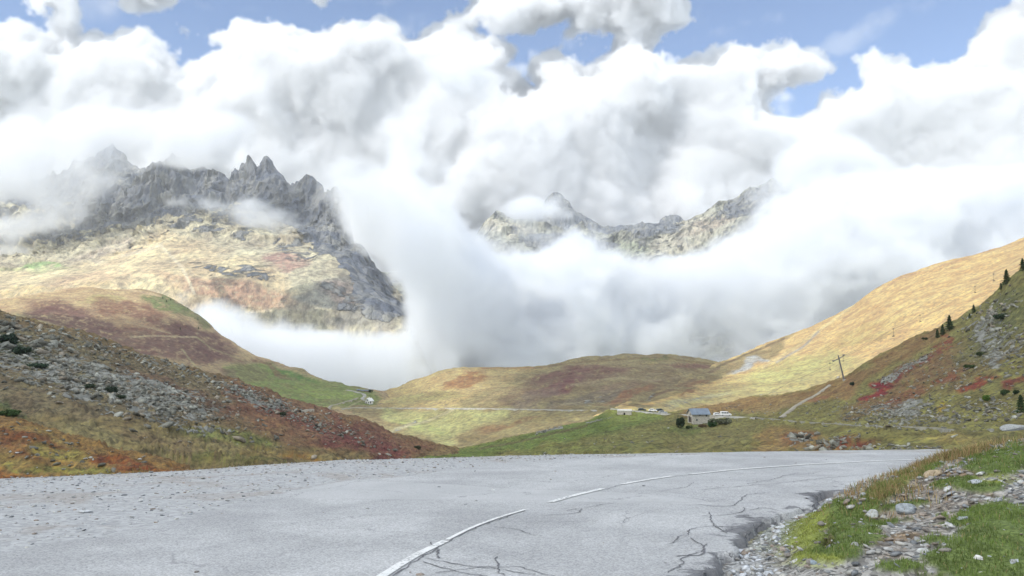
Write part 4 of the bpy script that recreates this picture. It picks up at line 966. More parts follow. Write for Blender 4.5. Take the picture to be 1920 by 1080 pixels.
# talus on the two near slopes
protos2 = [rock_proto(40+i, 1, .6) for i in range(10)]
def talus(name, layers, regions, seed, label, dens=1.0):
    rs = np.random.RandomState(seed); pts = []; sizes = []; cols = []
    for (cx, cy_, rx, ry, ang, cnt, s0, s1) in regions:
        a = rad(ang); cnt = int(cnt*dens*(.72 if name == 'left_talus' else .62))
        u = rs.normal(0, .5, cnt)*rx; v = rs.normal(0, .5, cnt)*ry
        X, Y = cx+u*math.cos(a)-v*math.sin(a), cy_+u*math.sin(a)+v*math.cos(a)
        for i in range(cnt):
            if not -30 < X[i] < 1950: continue
            h_ = hit(X[i], Y[i], layers)
            if h_ is None: continue
            pts.append(h_[:]); sizes.append((s0+(s1-s0)*rs.rand()**3)); 
    pts = np.array(pts); sizes = np.array(sizes)
    pl = np.array([(.30, .30, .26), (.24, .235, .20), (.40, .40, .35), (.19, .185, .155), (.33, .29, .23)])
    cols = pl[rs.randint(0, 5, len(pts))]*rs.uniform(.55, .95, (len(pts), 1))
    tag(scatter(name, pts, sizes, protos2, cols, m_boul, seed, .35, .1), kind='stuff', label=label)
talus('left_talus', ['left_hillside'], [(150, 705, 240, 45, 16, 1500, .2, 1.3), (300, 745, 150, 26, 14, 800, .2, 1.1), (200, 655, 260, 20, 17, 900, .25, 1.5), (560, 785, 140, 16, 20, 260, .25, 1.2), (470, 735, 80, 12, 20, 220, .3, 1.2), (60, 640, 120, 30, 18, 260, .3, 2.4), (640, 800, 130, 20, 22, 200, .2, .9), (480, 745, 160, 10, 20, 420, .2, 1.2), (300, 715, 320, 90, 15, 900, .15, .8)], 11, 'grey lichen covered boulders and scree covering the slope on the left')
talus('hummock_stones', ['left_hummock'], [(120, 850, 200, 60, 8, 260, .04, .22)], 12, 'small pale stones lying in the rusty heath of the left hummock')
talus('right_talus', ['right_hillside'], [(1630, 770, 120, 28, -4, 700, .15, .7), (1700, 780, 110, 22, 0, 700, .15, .7), (1700, 690, 70, 9, -32, 350, .25, .9), (1885, 640, 50, 70, -50, 500, .2, 1.1), (1850, 770, 90, 28, -5, 500, .12, .7), (1780, 700, 150, 60, -30, 800, .12, .8), (1560, 830, 60, 9, -15, 140, .15, .6), (1500, 820, 26, 7, 0, 60, .3, .9), (1860, 590, 60, 30, -40, 200, .4, 1.6), (1450, 770, 160, 14, -5, 160, .2, .8), (1250, 820, 240, 30, -5, 70, .15, .5), (1030, 806, 26, 2, -18, 90, .4, 1.1), (1125, 788, 26, 1.5, -16, 40, .3, .8), (1375, 764, 20, 6, 0, 30, .3, .9), (1650, 840, 120, 6, 0, 150, .1, .35)], 13, 'pale stones and scree strewn over the slope on the right')

# ------------------------------------------------------------------ clouds: real volumes of scattering droplets
def gnoise(dims, ext, wl, octv, seed, gain=.5, billow=False):
    """smooth noise on a regular grid; dims cells, ext metres, wl first wavelength in metres"""
    rs = np.random.RandomState(seed); out = np.zeros(dims, np.float32); tot = 0; a = 1.0
    for o in range(octv):
        v = None; ns = [max(1, int(math.ceil(e/(wl/2**o))))+2 for e in ext]
        v = rs.rand(*ns).astype(np.float32)
        for ax in range(3):
            p = np.linspace(0, ext[ax]/(wl/2**o), dims[ax]); i = np.floor(p).astype(int); f = p-i; f = (f*f*(3-2*f)).astype(np.float32)
            sh = [1, 1, 1]; sh[ax] = -1
            A = np.take(v, i, ax); B = np.take(v, i+1, ax); v = A+(B-A)*f.reshape(sh)
        if billow: v = abs(2*v-1)
        out += a*v; tot += a; a *= gain
    return out/tot
_T = np.random.RandomState(77).rand(64**3).astype(np.float32)
def pnoise(X, Y, Z, dims, wl, octv, seed, gain=.5, billow=False, warp=None):
    rs = np.random.RandomState(seed); out = np.zeros(dims, np.float32); tot = 0; a = 1.0
    for o in range(octv):
        ang = rs.uniform(.3, 1.2, 3); cx_, sx_, cy__, sy_, cz_, sz_ = [f(t) for t in ang for f in (math.cos, math.sin)]
        M = np.array([[cz_, -sz_, 0], [sz_, cz_, 0], [0, 0, 1]])@np.array([[cy__, 0, sy_], [0, 1, 0], [-sy_, 0, cy__]])@np.array([[1, 0, 0], [0, cx_, -sx_], [0, sx_, cx_]])*(2.07**o/wl)
        w = 0 if warp is None else warp
        q = [(np.float32(M[k_, 0])*(X+w)+np.float32(M[k_, 1])*(Y-w)+np.float32(M[k_, 2])*(Z+w*.6)+np.float32(rs.rand()*50)).astype(np.float32) for k_ in range(3)]
        i = [np.floor(v).astype(np.int32) for v in q]; f = [v-j for v, j in zip(q, i)]; f = [v*v*(3-2*v) for v in f]; del q
        I = [[(j & 63), ((j+1) & 63)] for j in i]; v = np.zeros(dims, np.float32)
        for dx in (0, 1):
            for dy in (0, 1):
                b_ = (I[0][dx]*64+I[1][dy])*64; wxy = (f[0] if dx else 1-f[0])*(f[1] if dy else 1-f[1])
                v += wxy*(_T[b_+I[2][0]]*(1-f[2])+_T[b_+I[2][1]]*f[2])
        if billow: v = abs(2*v-1)
        out += a*v; tot += a; a *= gain
    return out/tot
def make_volume(name, lo, hi, d, mat):
    NX, NY, NZ = d.shape
    me = bpy.data.meshes.new(name); me.vertices.add(d.size)
    at = me.attributes.new('den', 'FLOAT', 'POINT'); at.data.foreach_set('value', np.ascontiguousarray(d, np.float32).ravel())
    ob = bpy.data.objects.new(name, me); S.collection.objects.link(ob)
    ng = bpy.data.node_groups.new(name, 'GeometryNodeTree')
    ng.interface.new_socket('Geometry', in_out='INPUT', socket_type='NodeSocketGeometry'); ng.interface.new_socket('Geometry', in_out='OUTPUT', socket_type='NodeSocketGeometry')
    N = ng.nodes; L = ng.links; gi = N.new('NodeGroupInput'); go = N.new('NodeGroupOutput')
    vc = N.new('GeometryNodeVolumeCube'); vc.inputs['Min'].default_value = lo; vc.inputs['Max'].default_value = hi
    for k_, v in zip('XYZ', d.shape): vc.inputs['Resolution '+k_].default_value = v
    ps = N.new('GeometryNodeInputPosition')
    def vm(op, src, val):
        n = N.new('ShaderNodeVectorMath'); n.operation = op; L.new(src, n.inputs[0])
        if val is not None: n.inputs[1].default_value = val
        return n.outputs['Value' if op == 'DOT_PRODUCT' else 0]
    q = vm('SUBTRACT', ps.outputs[0], lo); q = vm('MULTIPLY', q, [(n-1)/(b_-a_) for n, a_, b_ in zip(d.shape, lo, hi)]); q = vm('ADD', q, (.5, .5, .5)); q = vm('FLOOR', q, None)
    # index in three exact steps (a float holds only 24 bits)
    sx_ = N.new('ShaderNodeSeparateXYZ'); L.new(q, sx_.inputs[0])
    def im(op, a, b_):
        n = N.new('FunctionNodeIntegerMath'); n.operation = op
        for k_, s_ in ((0, a), (1, b_)):
            if isinstance(s_, int): n.inputs[k_].default_value = s_
            else: L.new(s_, n.inputs[k_])
        return n.outputs[0]
    idx = im('ADD', im('MULTIPLY', im('ADD', im('MULTIPLY', sx_.outputs[0], NY), sx_.outputs[1]), NZ), sx_.outputs[2])
    si = N.new('GeometryNodeSampleIndex'); si.clamp = True; L.new(gi.outputs[0], si.inputs['Geometry'])
    na = N.new('GeometryNodeInputNamedAttribute'); na.data_type = 'FLOAT'; na.inputs[0].default_value = 'den'
    L.new(na.outputs[0], si.inputs['Value']); L.new(idx, si.inputs['Index']); L.new(si.outputs[0], vc.inputs['Density'])
    sm = N.new('GeometryNodeSetMaterial'); sm.inputs['Material'].default_value = mat
    L.new(vc.outputs[0], sm.inputs[0]); L.new(sm.outputs[0], go.inputs[0])
    m = ob.modifiers.new('volume', 'NODES'); m.node_group = ng
    me.materials.append(mat)
    return ob
def cloud_mat(name, den, col=(.93, .935, .945), g=0.0):
    m = bpy.data.materials.new(name); m.use_nodes = True; nt = m.node_tree; nt.nodes.clear()
    o = nt.nodes.new('ShaderNodeOutputMaterial'); pv = nt.nodes.new('ShaderNodeVolumePrincipled'); nt.links.new(pv.outputs[0], o.inputs['Volume'])
    pv.inputs['Color'].default_value = (*col, 1); pv.inputs['Density'].default_value = den; pv.inputs['Anisotropy'].default_value = g
    return m
# photo-space lookup tables, every 4 px
RX0, RY0, RS = -500, -200, 4
rpx, rpy = np.meshgrid(np.arange(RX0, 2500, RS), np.arange(RY0, 1000, RS), indexing='ij')
def blur(a, s_px):
    s_ = s_px/RS; k_ = int(3*s_)+1; w = np.exp(-.5*(np.arange(-k_, k_+1)/s_)**2); w /= w.sum()
    a = np.pad(a, ((k_, k_), (k_, k_)), 'edge')
    a = np.apply_along_axis(lambda v: np.convolve(v, w, 'valid'), 0, a); return np.apply_along_axis(lambda v: np.convolve(v, w, 'valid'), 1, a)
def look(tab, px, py):
    i = np.clip((px-RX0)/RS, 0, tab.shape[0]-1.001); j = np.clip((py-RY0)/RS, 0, tab.shape[1]-1.001)
    i0 = i.astype(int); j0 = j.astype(int); fi, fj = i-i0, j-j0
    return (tab[i0, j0]*(1-fi)*(1-fj)+tab[i0+1, j0]*fi*(1-fj)+tab[i0, j0+1]*(1-fi)*fj+tab[i0+1, j0+1]*fi*fj).astype(np.float32)
def gridpts(lo, hi, vox):
    ds = [int(round((b_-a_)/vox)) for a_, b_ in zip(lo, hi)]
    ax = [np.linspace(a_, b_, n).astype(np.float32) for a_, b_, n in zip(lo, hi, ds)]
    X = ax[0][:, None, None]; Y = ax[1][None, :, None]; Z = ax[2][None, None, :]
    f = Y*CT+(Z-CAMZ)*ST; u = -Y*ST+(Z-CAMZ)*CT
    return ds, X, Y, Z, 960+F*X/f, 540-F*(u/f)+0*X
def blobs(lst):
    t = np.zeros(rpx.shape)
    for cx, cy_, rx, ry, ang, amt in lst:
        a = rad(ang); dx, dy = rpx-cx, rpy-cy_
        u = (dx*math.cos(a)+dy*math.sin(a))/rx; v = (-dx*math.sin(a)+dy*math.cos(a))/ry
        t = t+amt*np.exp(-(u*u+v*v))
    return t

m_cloud = cloud_mat('cloud_droplets', .019, (.976, .980, .987))
m_fog = cloud_mat('fog_droplets', .009, (.93, .945, .97))
m_thin = cloud_mat('thin_cloud_droplets', .0045)

# clear mountain air: everything between here and the farthest ridge stands in it
hz = MB().box((0, 0, 600), (10600, 10560, 2100)).build('haze', None); tag(hz, kind='stuff', label='thin blue white air between the viewer and the far mountains')
mh = bpy.data.materials.new('mountain_air'); mh.use_nodes = True; mh.node_tree.nodes.clear()
o_ = mh.node_tree.nodes.new('ShaderNodeOutputMaterial'); p_ = mh.node_tree.nodes.new('ShaderNodeVolumePrincipled'); mh.node_tree.links.new(p_.outputs[0], o_.inputs['Volume'])
p_.inputs['Color'].default_value = (.93, .96, 1, 1); p_.inputs['Density'].default_value = .00005
hz.data.materials.append(mh)
# 1. the cumulus deck behind the mountains
blue = [[(-60, -80), (45, -80), (45, 0), (60, 15), (95, 25), (97, 45), (88, 70), (55, 52), (33, 37), (-60, 33)],
        [(185, -60), (235, 18), (320, 20), (365, 0), (380, -60), (445, -60), (445, 30), (420, 52), (370, 48), (330, 40), (330, 58), (365, 78), (408, 90), (385, 97), (355, 120), (340, 118), (337, 97), (318, 97), (295, 80), (258, 55), (230, 52), (215, 62), (185, 57), (155, 60), (165, 40)],
        [(445, -60), (567, -60), (567, 20), (600, 28), (622, 14), (645, -60), (860, -60), (860, 0), (830, 15), (815, 30), (780, 55), (760, 55), (757, 35), (735, 27), (700, 25), (665, 38), (640, 26), (600, 45), (560, 42), (520, 30), (480, 25), (445, 30)],
        [(900, 60), (960, 68), (1010, 66), (1025, 48), (1060, 40), (1060, 66), (1095, 85), (1136, 85), (1128, 110), (1100, 118), (1080, 105), (1047, 89), (1015, 95), (996, 107), (990, 130), (995, 154), (985, 156), (973, 137), (951, 122), (965, 105), (966, 85), (944, 74)],
        [(1290, -80), (1905, -80), (1895, 5), (1850, 28), (1840, 50), (1815, 75), (1812, 105), (1780, 108), (1750, 103), (1715, 120), (1700, 97), (1680, 100), (1665, 90), (1640, 92), (1615, 115), (1603, 155), (1580, 162), (1540, 180), (1530, 198), (1508, 208), (1485, 196), (1455, 180), (1480, 165), (1540, 145), (1557, 128), (1540, 100), (1510, 85), (1490, 67), (1450, 62), (1400, 68), (1340, 85), (1300, 105), (1250, 108), (1235, 95), (1250, 70), (1290, 55), (1330, 45), (1300, 20)]]
sdb = np.full(rpx.shape, -1e9)
for b_ in blue: sdb = np.maximum(sdb, sdpoly(rpx, rpy, b_))
sdb = -sdb-9                                            # positive inside cloud
lo, hi = (-5700, 5300, 60), (5700, 7000, 3800)
ds, X, Y, Z, PX_, PY_ = gridpts(lo, hi, 20)
ext = [b_-a_ for a_, b_ in zip(lo, hi)]
nf = gnoise(ds, ext, 1500, 3, 4)
nd = pnoise(X, Y, Z, ds, 330, 5, 6, .66)
nb = pnoise(X, Y, Z, ds, 700, 6, 3, .58, True, (nd-.5)*260)
sd = look(sdb, PX_, PY_)
sd = sd+(nd-.5)*125
Yc = 6150+(nf-.5)*900
a = np.clip(sd/36, -1.2, 1)
thin = look(blobs([(1235, 335, 50, 70, 20, .35), (1255, 250, 60, 40, 0, .3), (1180, 60, 90, 50, -20, .45), (380, 55, 50, 20, 0, .3)]), PX_, PY_)
gfun = a-((Y-Yc)/520)**2+(nb-.36)*1.02-thin
dn = ss(0, .2, gfun).astype(np.float32)
# thin high wisps in the open sky
wis = look(blobs([(1640, 48, 90, 16, -24, 1), (1590, 75, 40, 14, -30, .8), (1390, 48, 70, 13, -12, .6), (1300, 40, 60, 30, 30, .6), (120, 30, 40, 30, 70, .7), (250, 5, 160, 12, 3, .9), (90, 8, 60, 14, 0, .7), (1250, 90, 60, 22, -30, .7), (700, 5, 60, 8, 0, .6), (1420, 200, 1, 1, 0, 0)]), PX_, PY_)
dn = np.maximum(dn, .05*ss(.45, .95, wis*.6+(nd-.5)*3.4+.15)*ss(0, .2, wis)*(np.abs(Y-6100) < 160))
edge = (ss(0, 90, Y-lo[1])*ss(0, 90, hi[1]-Y)*ss(0, 60, Z-lo[2])).astype(np.float32)
c1 = make_volume('cloud_bank', lo, hi, dn*edge, m_cloud)
tag(c1, kind='stuff', label='billowing white cumulus piled up behind the mountains with blue gaps near the top')
del nb, nf, nd, sd, gfun, dn, wis, a, thin, PX_, PY_

# 2. fog pouring through the valley in front of the mountains
main = np.zeros(rpx.shape)
pf = [(300, 790), (318, 570), (340, 548), (395, 560), (445, 578), (490, 605), (540, 625), (620, 635), (690, 612), (750, 610), (785, 590), (775, 560), (735, 515), (705, 470), (672, 440), (662, 400), (662, 355), (650, 320), (652, 310), (720, 330), (830, 390), (850, 420), (868, 440), (880, 478), (1000, 486), (1100, 476), (1190, 500), (1290, 505), (1350, 468), (1420, 415), (1500, 375), (1560, 350), (1640, 345), (2400, 330), (2400, 900), (300, 900)]
main = blur(inpoly(rpx, rpy, pf).astype(float), 34)
lo, hi = (-1500, 1260, -300), (2300, 3150, 1150)
ds, X, Y, Z, PX_, PY_ = gridpts(lo, hi, 14)
ext = [b_-a_ for a_, b_ in zip(lo, hi)]
n1 = pnoise(X, Y, Z, ds, 560, 6, 13, .58); n2 = pnoise(X, Y, Z, ds, 330, 5, 15, .6, True, (n1-.5)*160); n3 = pnoise(X, Y, Z, ds, 210, 4, 17, .65); n4 = pnoise(X, Y, Z, ds, 100, 3, 19, .65)
M = look(main, PX_, PY_)
ynear = np.interp(np.clip(PX_, 300, 1700), [300, 700, 800, 950, 1300, 1700], [1330, 1380, 1460, 1850, 2250, 2350]); yfar = np.interp(np.clip(PX_, 300, 1700), [300, 560, 700, 800, 900, 1700], [1800, 1850, 1900, 2700, 3050, 3050])
holes = look(blobs([(1195, 590, 40, 50, 20, .45), (1050, 600, 40, 50, 30, .4), (915, 520, 40, 30, 0, .3), (1400, 600, 50, 26, 0, .45), (1350, 640, 70, 40, 0, .45), (1080, 650, 70, 26, 0, .3), (740, 610, 70, 30, 0, .35)]), PX_, PY_)
g_ = M*1.5-.80+(n1-.5)*3.1+(n2-.35)*1.1+(n3-.5)*1.6+(n4-.5)*1.2-holes*1.0
dn = ss(0, .32, g_)*ss(0, 50, Y-ynear-((n2-.2)*520+(n1-.42)*500+(n3-.45)*340+(n4-.5)*240)*(.12+.88*ss(540, 790, PX_)))*ss(0, 250, yfar-Y)
# thickness of the fog is uneven, so the slopes behind glimmer through
dn = dn*(.15+1.6*ss(.30, .62, n3*.6+n4*.4))
dn = dn*(1+.2*ss(800, 650, PX_))
# keep the haze off the near hills
c2 = make_volume('valley_fog', lo, hi, (dn*ss(0, 60, Z-lo[2])).astype(np.float32), m_fog)
tag(c2, kind='stuff', label='thick white fog rolling through the valley between the near hills and the mountains')
del n1, n2, M, holes, g_, dn, PX_, PY_

# 3. cloud wreaths hanging on the left summits and on the far ridge
def wreath(name, lo, hi, vox, bl, yc, ty, seed, label, thr=.35, poly=None, wl=420):
    ds, X, Y, Z, PX_, PY_ = gridpts(lo, hi, vox); ext = [b_-a_ for a_, b_ in zip(lo, hi)]
    n1 = pnoise(X, Y, Z, ds, wl*.5, 5, seed, .66); B = blobs(bl)
    if poly: B = B+blur(inpoly(rpx, rpy, poly).astype(float), 26)
    B = look(np.clip(B, 0, 1.3), PX_, PY_)
    d = ss(0, .7, B*1.25-thr+.06+(n1-.5)*3.2)*(.25+1.1*ss(.40, .62, n1))*ss(.02, .2, B)*ss(ty, ty*.4, abs(Y-yc-(n1-.5)*200))
    tag(make_volume(name, lo, hi, d.astype(np.float32), m_fog), kind='stuff', label=label)
wreath('summit_cloud', (-2250, 2500, 60), (-500, 3000, 1250), 15,
       [(20, 320, 110, 60, 0, .9), (410, 256, 60, 30, 0, .8), (310, 258, 90, 34, 0, .95), (560, 295, 60, 26, 20, .7), (120, 285, 70, 44, 0, .9), (200, 245, 60, 24, 0, .9), (180, 345, 60, 30, 0, .7), (330, 300, 70, 10, 0, .5), (240, 300, 30, 14, 0, .4), (60, 420, 90, 22, -10, .75), (115, 385, 55, 34, 20, .9), (130, 340, 60, 40, 0, .5), (250, 312, 36, 14, -20, .45), (335, 380, 26, 10, 0, .4), (500, 405, 55, 22, 5, .95), (475, 385, 26, 16, 0, .6), (560, 430, 60, 14, 0, .5), (300, 286, 60, 12, 0, .5), (380, 304, 50, 7, 0, .4), (420, 395, 50, 14, 20, .45), (20, 470, 60, 10, 0, .4), (240, 440, 60, 9, 0, .25)],
       2740, 200, 31, 'white cloud wreathing the rock towers on the left')
wreath('ridge_cloud', (-500, 3050, 150), (2300, 3450, 1500), 20,
       [(985, 392, 40, 16, -10, .6), (1040, 402, 70, 9, 0, .5), (1010, 445, 50, 18, 0, .75), (900, 455, 50, 20, 0, .6), (1160, 400, 30, 8, 0, .3), (1250, 395, 30, 10, 0, .25), (1500, 345, 110, 30, -10, .9), (1450, 395, 60, 14, -30, .7), (960, 470, 80, 14, 0, .5)],
       3230, 160, 41, 'thin white cloud drifting along the crest of the far ridge', poly=[(1440, 290), (1560, 270), (1640, 300), (1660, 330), (1560, 340), (1500, 320), (1470, 335), (1450, 300)])

# 4. unseen thin cloud added to sunward, shaped to shade the road and hills
lo, hi = (-1500, -1000, 480), (300, 900, 640)
ds = [int(round((b_-a_)/20)) for a_, b_ in zip(lo, hi)]
ax = [np.linspace(a_, b_, n) for a_, b_, n in zip(lo, hi, ds)]
X, Y, Z = np.meshgrid(*ax, indexing='ij')
k_ = (Z+20)/SUNV[2]; gx, gy = X-SUNV[0]*k_, Y-SUNV[1]*k_
n1 = gnoise(ds, [b_-a_ for a_, b_ in zip(lo, hi)], 260, 4, 51)-.5
wob_ = n1*120
def zone(poly, fe=35): return ss(-fe, fe, sdpoly(gx+wob_, gy+wob_*.7, poly))
zA = zone([(-900, -400), (600, -400), (500, 330), (300, 395), (120, 400), (60, 385), (-60, 350), (-150, 420), (-400, 420), (-900, 380)])
zB = zone([(-10, 455), (90, 455), (130, 560), (190, 700), (265, 900), (310, 1100), (-30, 1150), (-20, 800)], 22)
zC = zone([(-900, 720), (-560, 820), (-470, 900), (-400, 1000), (-300, 1060), (-170, 980), (-110, 640), (-300, 560), (-600, 560)], 30)
dn = (zA*1.0+zB*4.0+zC*2.8)*ss(0, 40, Z-lo[2])*ss(0, 60, hi[2]-Z)*(.75+1.0*(n1+.25))
tag(make_volume('unseen_shade_cloud', lo, hi, np.clip(dn, 0, 2).astype(np.float32), m_thin), kind='stuff', label='unseen thin cloud added and shaped to shade the road and the hills')

# ------------------------------------------------------------------ roads across the valley
NEAR = ['right_hillside']; MID = ['heather_hill', 'left_middle_hill', 'tan_hill', 'right_hillside', 'left_hillside']
m_froad = plain('pale_road', (.33, .32, .28), .9, 0, .2, .3); m_track = plain('gravel_track', (.31, .28, .22), .95, 0, .25, .5)
def valley_road(name, pts, w, mat, layers, lift=.18):
    p = np.array(pts, float); L = np.r_[0, np.cumsum(np.hypot(*np.diff(p, axis=0).T))]; q = pchip(L, p, np.arange(0, L[-1], 2.0))
    H = [hit(a, b_, layers) for a, b_ in q]; H = np.array([h_[:] for h_ in H if h_ is not None])
    if len(H) < 3: return
    d = H[:, :2]; keep_ = [0]
    for i in range(1, len(d)):
        if np.hypot(*(d[i]-d[keep_[-1]])) > w*.5: keep_.append(i)
    H = H[keep_]
    for _ in range(14): H[1:-1] = (H[:-2]+2*H[1:-1]+H[2:])/4
    t = np.gradient(H[:, :2], axis=0); t /= np.linalg.norm(t, axis=1)[:, None]; n_ = np.stack([t[:, 1], -t[:, 0]], 1)
    V = []
    for h_, n2_ in zip(H, n_):
        zs = [drop(h_[0]+n2_[0]*w*o, h_[1]+n2_[1]*w*o, layers, h_[2]) for o in (-.5, 0, .5)]
        V.append((*h_[:2], h_[2]*.5+max(zs)*.5))
    V = np.array(V)
    for _ in range(4): V[1:-1, 2] = (V[:-2, 2]+2*V[1:-1, 2]+V[2:, 2])/4
    V = np.stack([np.stack([V[:, 0]+n_[:, 0]*w*o, V[:, 1]+n_[:, 1]*w*o, V[:, 2]+lift+dz], -1) for o, dz in ((-.75, -2.2), (-.5, 0), (0, .05), (.5, 0), (.75, -2.2))], 1).reshape(-1, 3)
    me = mesh_np(name, np.array(V), grid_faces(len(H), 5)); tag(link(name, me, mat), kind='structure')
valley_road('valley_road', [(1146, 767), (1180, 770), (1232, 775), (1290, 779), (1340, 781), (1400, 783), (1425, 784.5)], 3.4, m_froad, NEAR)
valley_road('narrow_lane', [(1420, 784), (1450, 786), (1500, 790.5), (1560, 795), (1640, 799), (1740, 803), (1860, 808)], .9, plain('lane_gravel', (.22, .21, .17), .95, 0, .3, .6), NEAR, .12)
valley_road('pass_road', [(640, 768), (660, 765), (700, 765), (760, 765.5), (850, 766), (930, 767), (1010, 768.5), (1080, 769.5), (1120, 770)], 2.2, m_froad, MID, .3)
valley_road('hairpin_road', [(650, 731.5), (665, 734), (675, 737), (688, 742), (682, 745), (674, 748), (682, 751), (692, 753)], 3.2, m_froad, MID, .4)
valley_road('farm_track', [(560, 772), (610, 763), (640, 756), (672, 746)], 1.8, m_track, MID, .3)
valley_road('stony_track', [(1572, 706), (1560, 717), (1556, 726), (1543, 732), (1533, 742), (1520, 746), (1502, 756), (1482, 770), (1463, 785)], 1.7, m_track, ['right_hillside', 'tan_hill'], .2)

# ------------------------------------------------------------------ buildings
m_wall = plain('rubble_wall', (.47, .44, .39), .95, 0, .28, 2.5); m_white = plain('white_render', (.74, .73, .70), .8, 0, .08, 1)
m_roofm = plain('grey_metal_roof', (.20, .24, .29), .45, .3, .15, .7); m_dark = plain('dark_opening', (.03, .03, .035), .6); m_wood = plain('weathered_wood', (.24, .19, .15), .85, 0, .3, 4)
m_pale = plain('pale_roof', (.66, .66, .64), .7, 0, .1, 1); m_glass = plain('dark_glass', (.05, .06, .075), .2, 0, .1)
def gable_house(name, loc, rz, L, Wd, eave, ridge, wallm, roofm, openings, over=.35, found=3.0, chimney=False, doors=()):
    o = empty(name, loc, rz)
    mb = MB(); a, b_ = L/2, Wd/2
    v = [(-a, -b_, -found), (a, -b_, -found), (a, b_, -found), (-a, b_, -found), (-a, -b_, eave), (a, -b_, eave), (a, b_, eave), (-a, b_, eave), (-a, 0, ridge), (a, 0, ridge)]
    mb.add(v, [(0, 1, 5, 4), (1, 2, 6, 9, 5), (2, 3, 7, 6), (3, 0, 4, 8, 7), (4, 5, 9, 8), (7, 8, 9, 6), (0, 3, 2, 1)])
    mb.build('wall', wallm, o)
    sl = (ridge-eave)/b_; th = .14; e = b_+over; ez = eave-over*sl; mr = MB()
    prof = [(-e, ez+.03), (0, ridge+.03), (e, ez+.03), (e, ez+.03+th), (0, ridge+.03+th), (-e, ez+.03+th)]
    vv = [(-a-over, y_, z_) for y_, z_ in prof]+[(a+over, y_, z_) for y_, z_ in prof]
    mr.add(vv, [(i, (i+1) % 6, 6+(i+1) % 6, 6+i) for i in range(6)]+[(0, 5, 4, 1), (1, 4, 3, 2), (6, 7, 10, 11), (7, 8, 9, 10)])
    rf = mr.build('roof', roofm, o)
    seam = MB()
    for i in range(int(L/.6)+1):
        x_ = -a-over+.1+i*.6
        if x_ < a+over: seam.add([(x_, -e, ez+th+.03), (x_+.05, -e, ez+th+.03), (x_+.05, 0, ridge+th+.03), (x_, 0, ridge+th+.03), (x_, -e, ez+th+.09), (x_+.05, -e, ez+th+.09), (x_+.05, 0, ridge+th+.09), (x_, 0, ridge+th+.09)], [(0, 3, 2, 1), (4, 5, 6, 7), (0, 1, 5, 4), (2, 3, 7, 6), (0, 4, 7, 3), (1, 2, 6, 5)])
    seam.build('roof_seam', roofm, rf)
    if chimney: MB().box((a*.4, b_*.3, ridge+.2), (.6, .6, 1.6)).build('chimney', wallm, rf)
    for (face, u, z0, w, h_, nm) in openings:
        f = MB(); g_ = MB()
        if face == 's': f.box((u, -b_-.02, z0+h_/2), (w+.16, .10, h_+.16)); g_.box((u, -b_-.055, z0+h_/2), (w, .06, h_))
        else: f.box((-a-.02, u, z0+h_/2), (.10, w+.16, h_+.16)); g_.box((-a-.055, u, z0+h_/2), (.06, w, h_))
        fr = f.build(nm, m_wood if nm == 'door' else wallm, o); g_.build('pane' if nm == 'window' else 'panel', m_glass if nm == 'window' else m_dark, fr)
    return o
h0 = hit(1310, 794, NEAR); u = h0.y/F; yaw = rad(21)-math.atan2(h0.x, h0.y)
hh = gable_house('stone_house', (h0.x, h0.y, h0.z), yaw, 33*u, 24*u, 18.5*u, 27*u, m_wall, m_roofm,
   [('s', -8*u, 6*u, .55, .8, 'window'), ('s', -2*u, 15*u, .5, .5, 'window'), ('s', 10*u, 14*u, .5, .6, 'window'), ('w', -5*u, 3*u, 1.1, 2.1, 'door'), ('w', 3*u, 3*u, 1.6, 2.3, 'door'), ('w', -2*u, 15*u, .7, .9, 'window')], .5)
tag(hh, 'two storey stone house with a grey blue metal roof standing alone on the green slope', 'house')
hb = hit(692, 757, MID); ub = hb.y/F
w_ = gable_house('roadside_inn', (hb.x, hb.y, hb.z), rad(55), 9*ub, 12*ub, 6*ub, 10.5*ub, m_white, m_pale, [('s', -2.5*ub, 1*ub, 1.2, 2.0, 'door'), ('s', 2.2*ub, 4*ub, 1.0, 1.2, 'window'), ('w', 0, 5.5*ub, 1.2, 1.3, 'window'), ('w', -3*ub, 1*ub, 1.3, 1.4, 'window'), ('w', 3*ub, 1*ub, 1.6, 1.5, 'window')], .9, chimney=True)
tag(w_, 'small white inn beside the bend where the two valley roads meet', 'building')
for (px_, py_, L_, wd_, lb) in ((684, 734, 14, 5, 'long low grey shed on the skyline of the distant pass'), (672, 733, 6, 4, 'short grey hut left of the long shed at the pass')):
    hq = hit(px_, py_, MID) or hit(px_, py_+2, MID)
    if hq: uq = hq.y/F; tag(gable_house('pass_shed', (hq.x, hq.y, hq.z), rad(4), L_*uq, wd_*uq, 1.8*uq, 3.0*uq, m_wood, m_roofm, [('s', 0, .3*uq, 1.6, .9*uq, 'door')], .3), lb, 'shed')
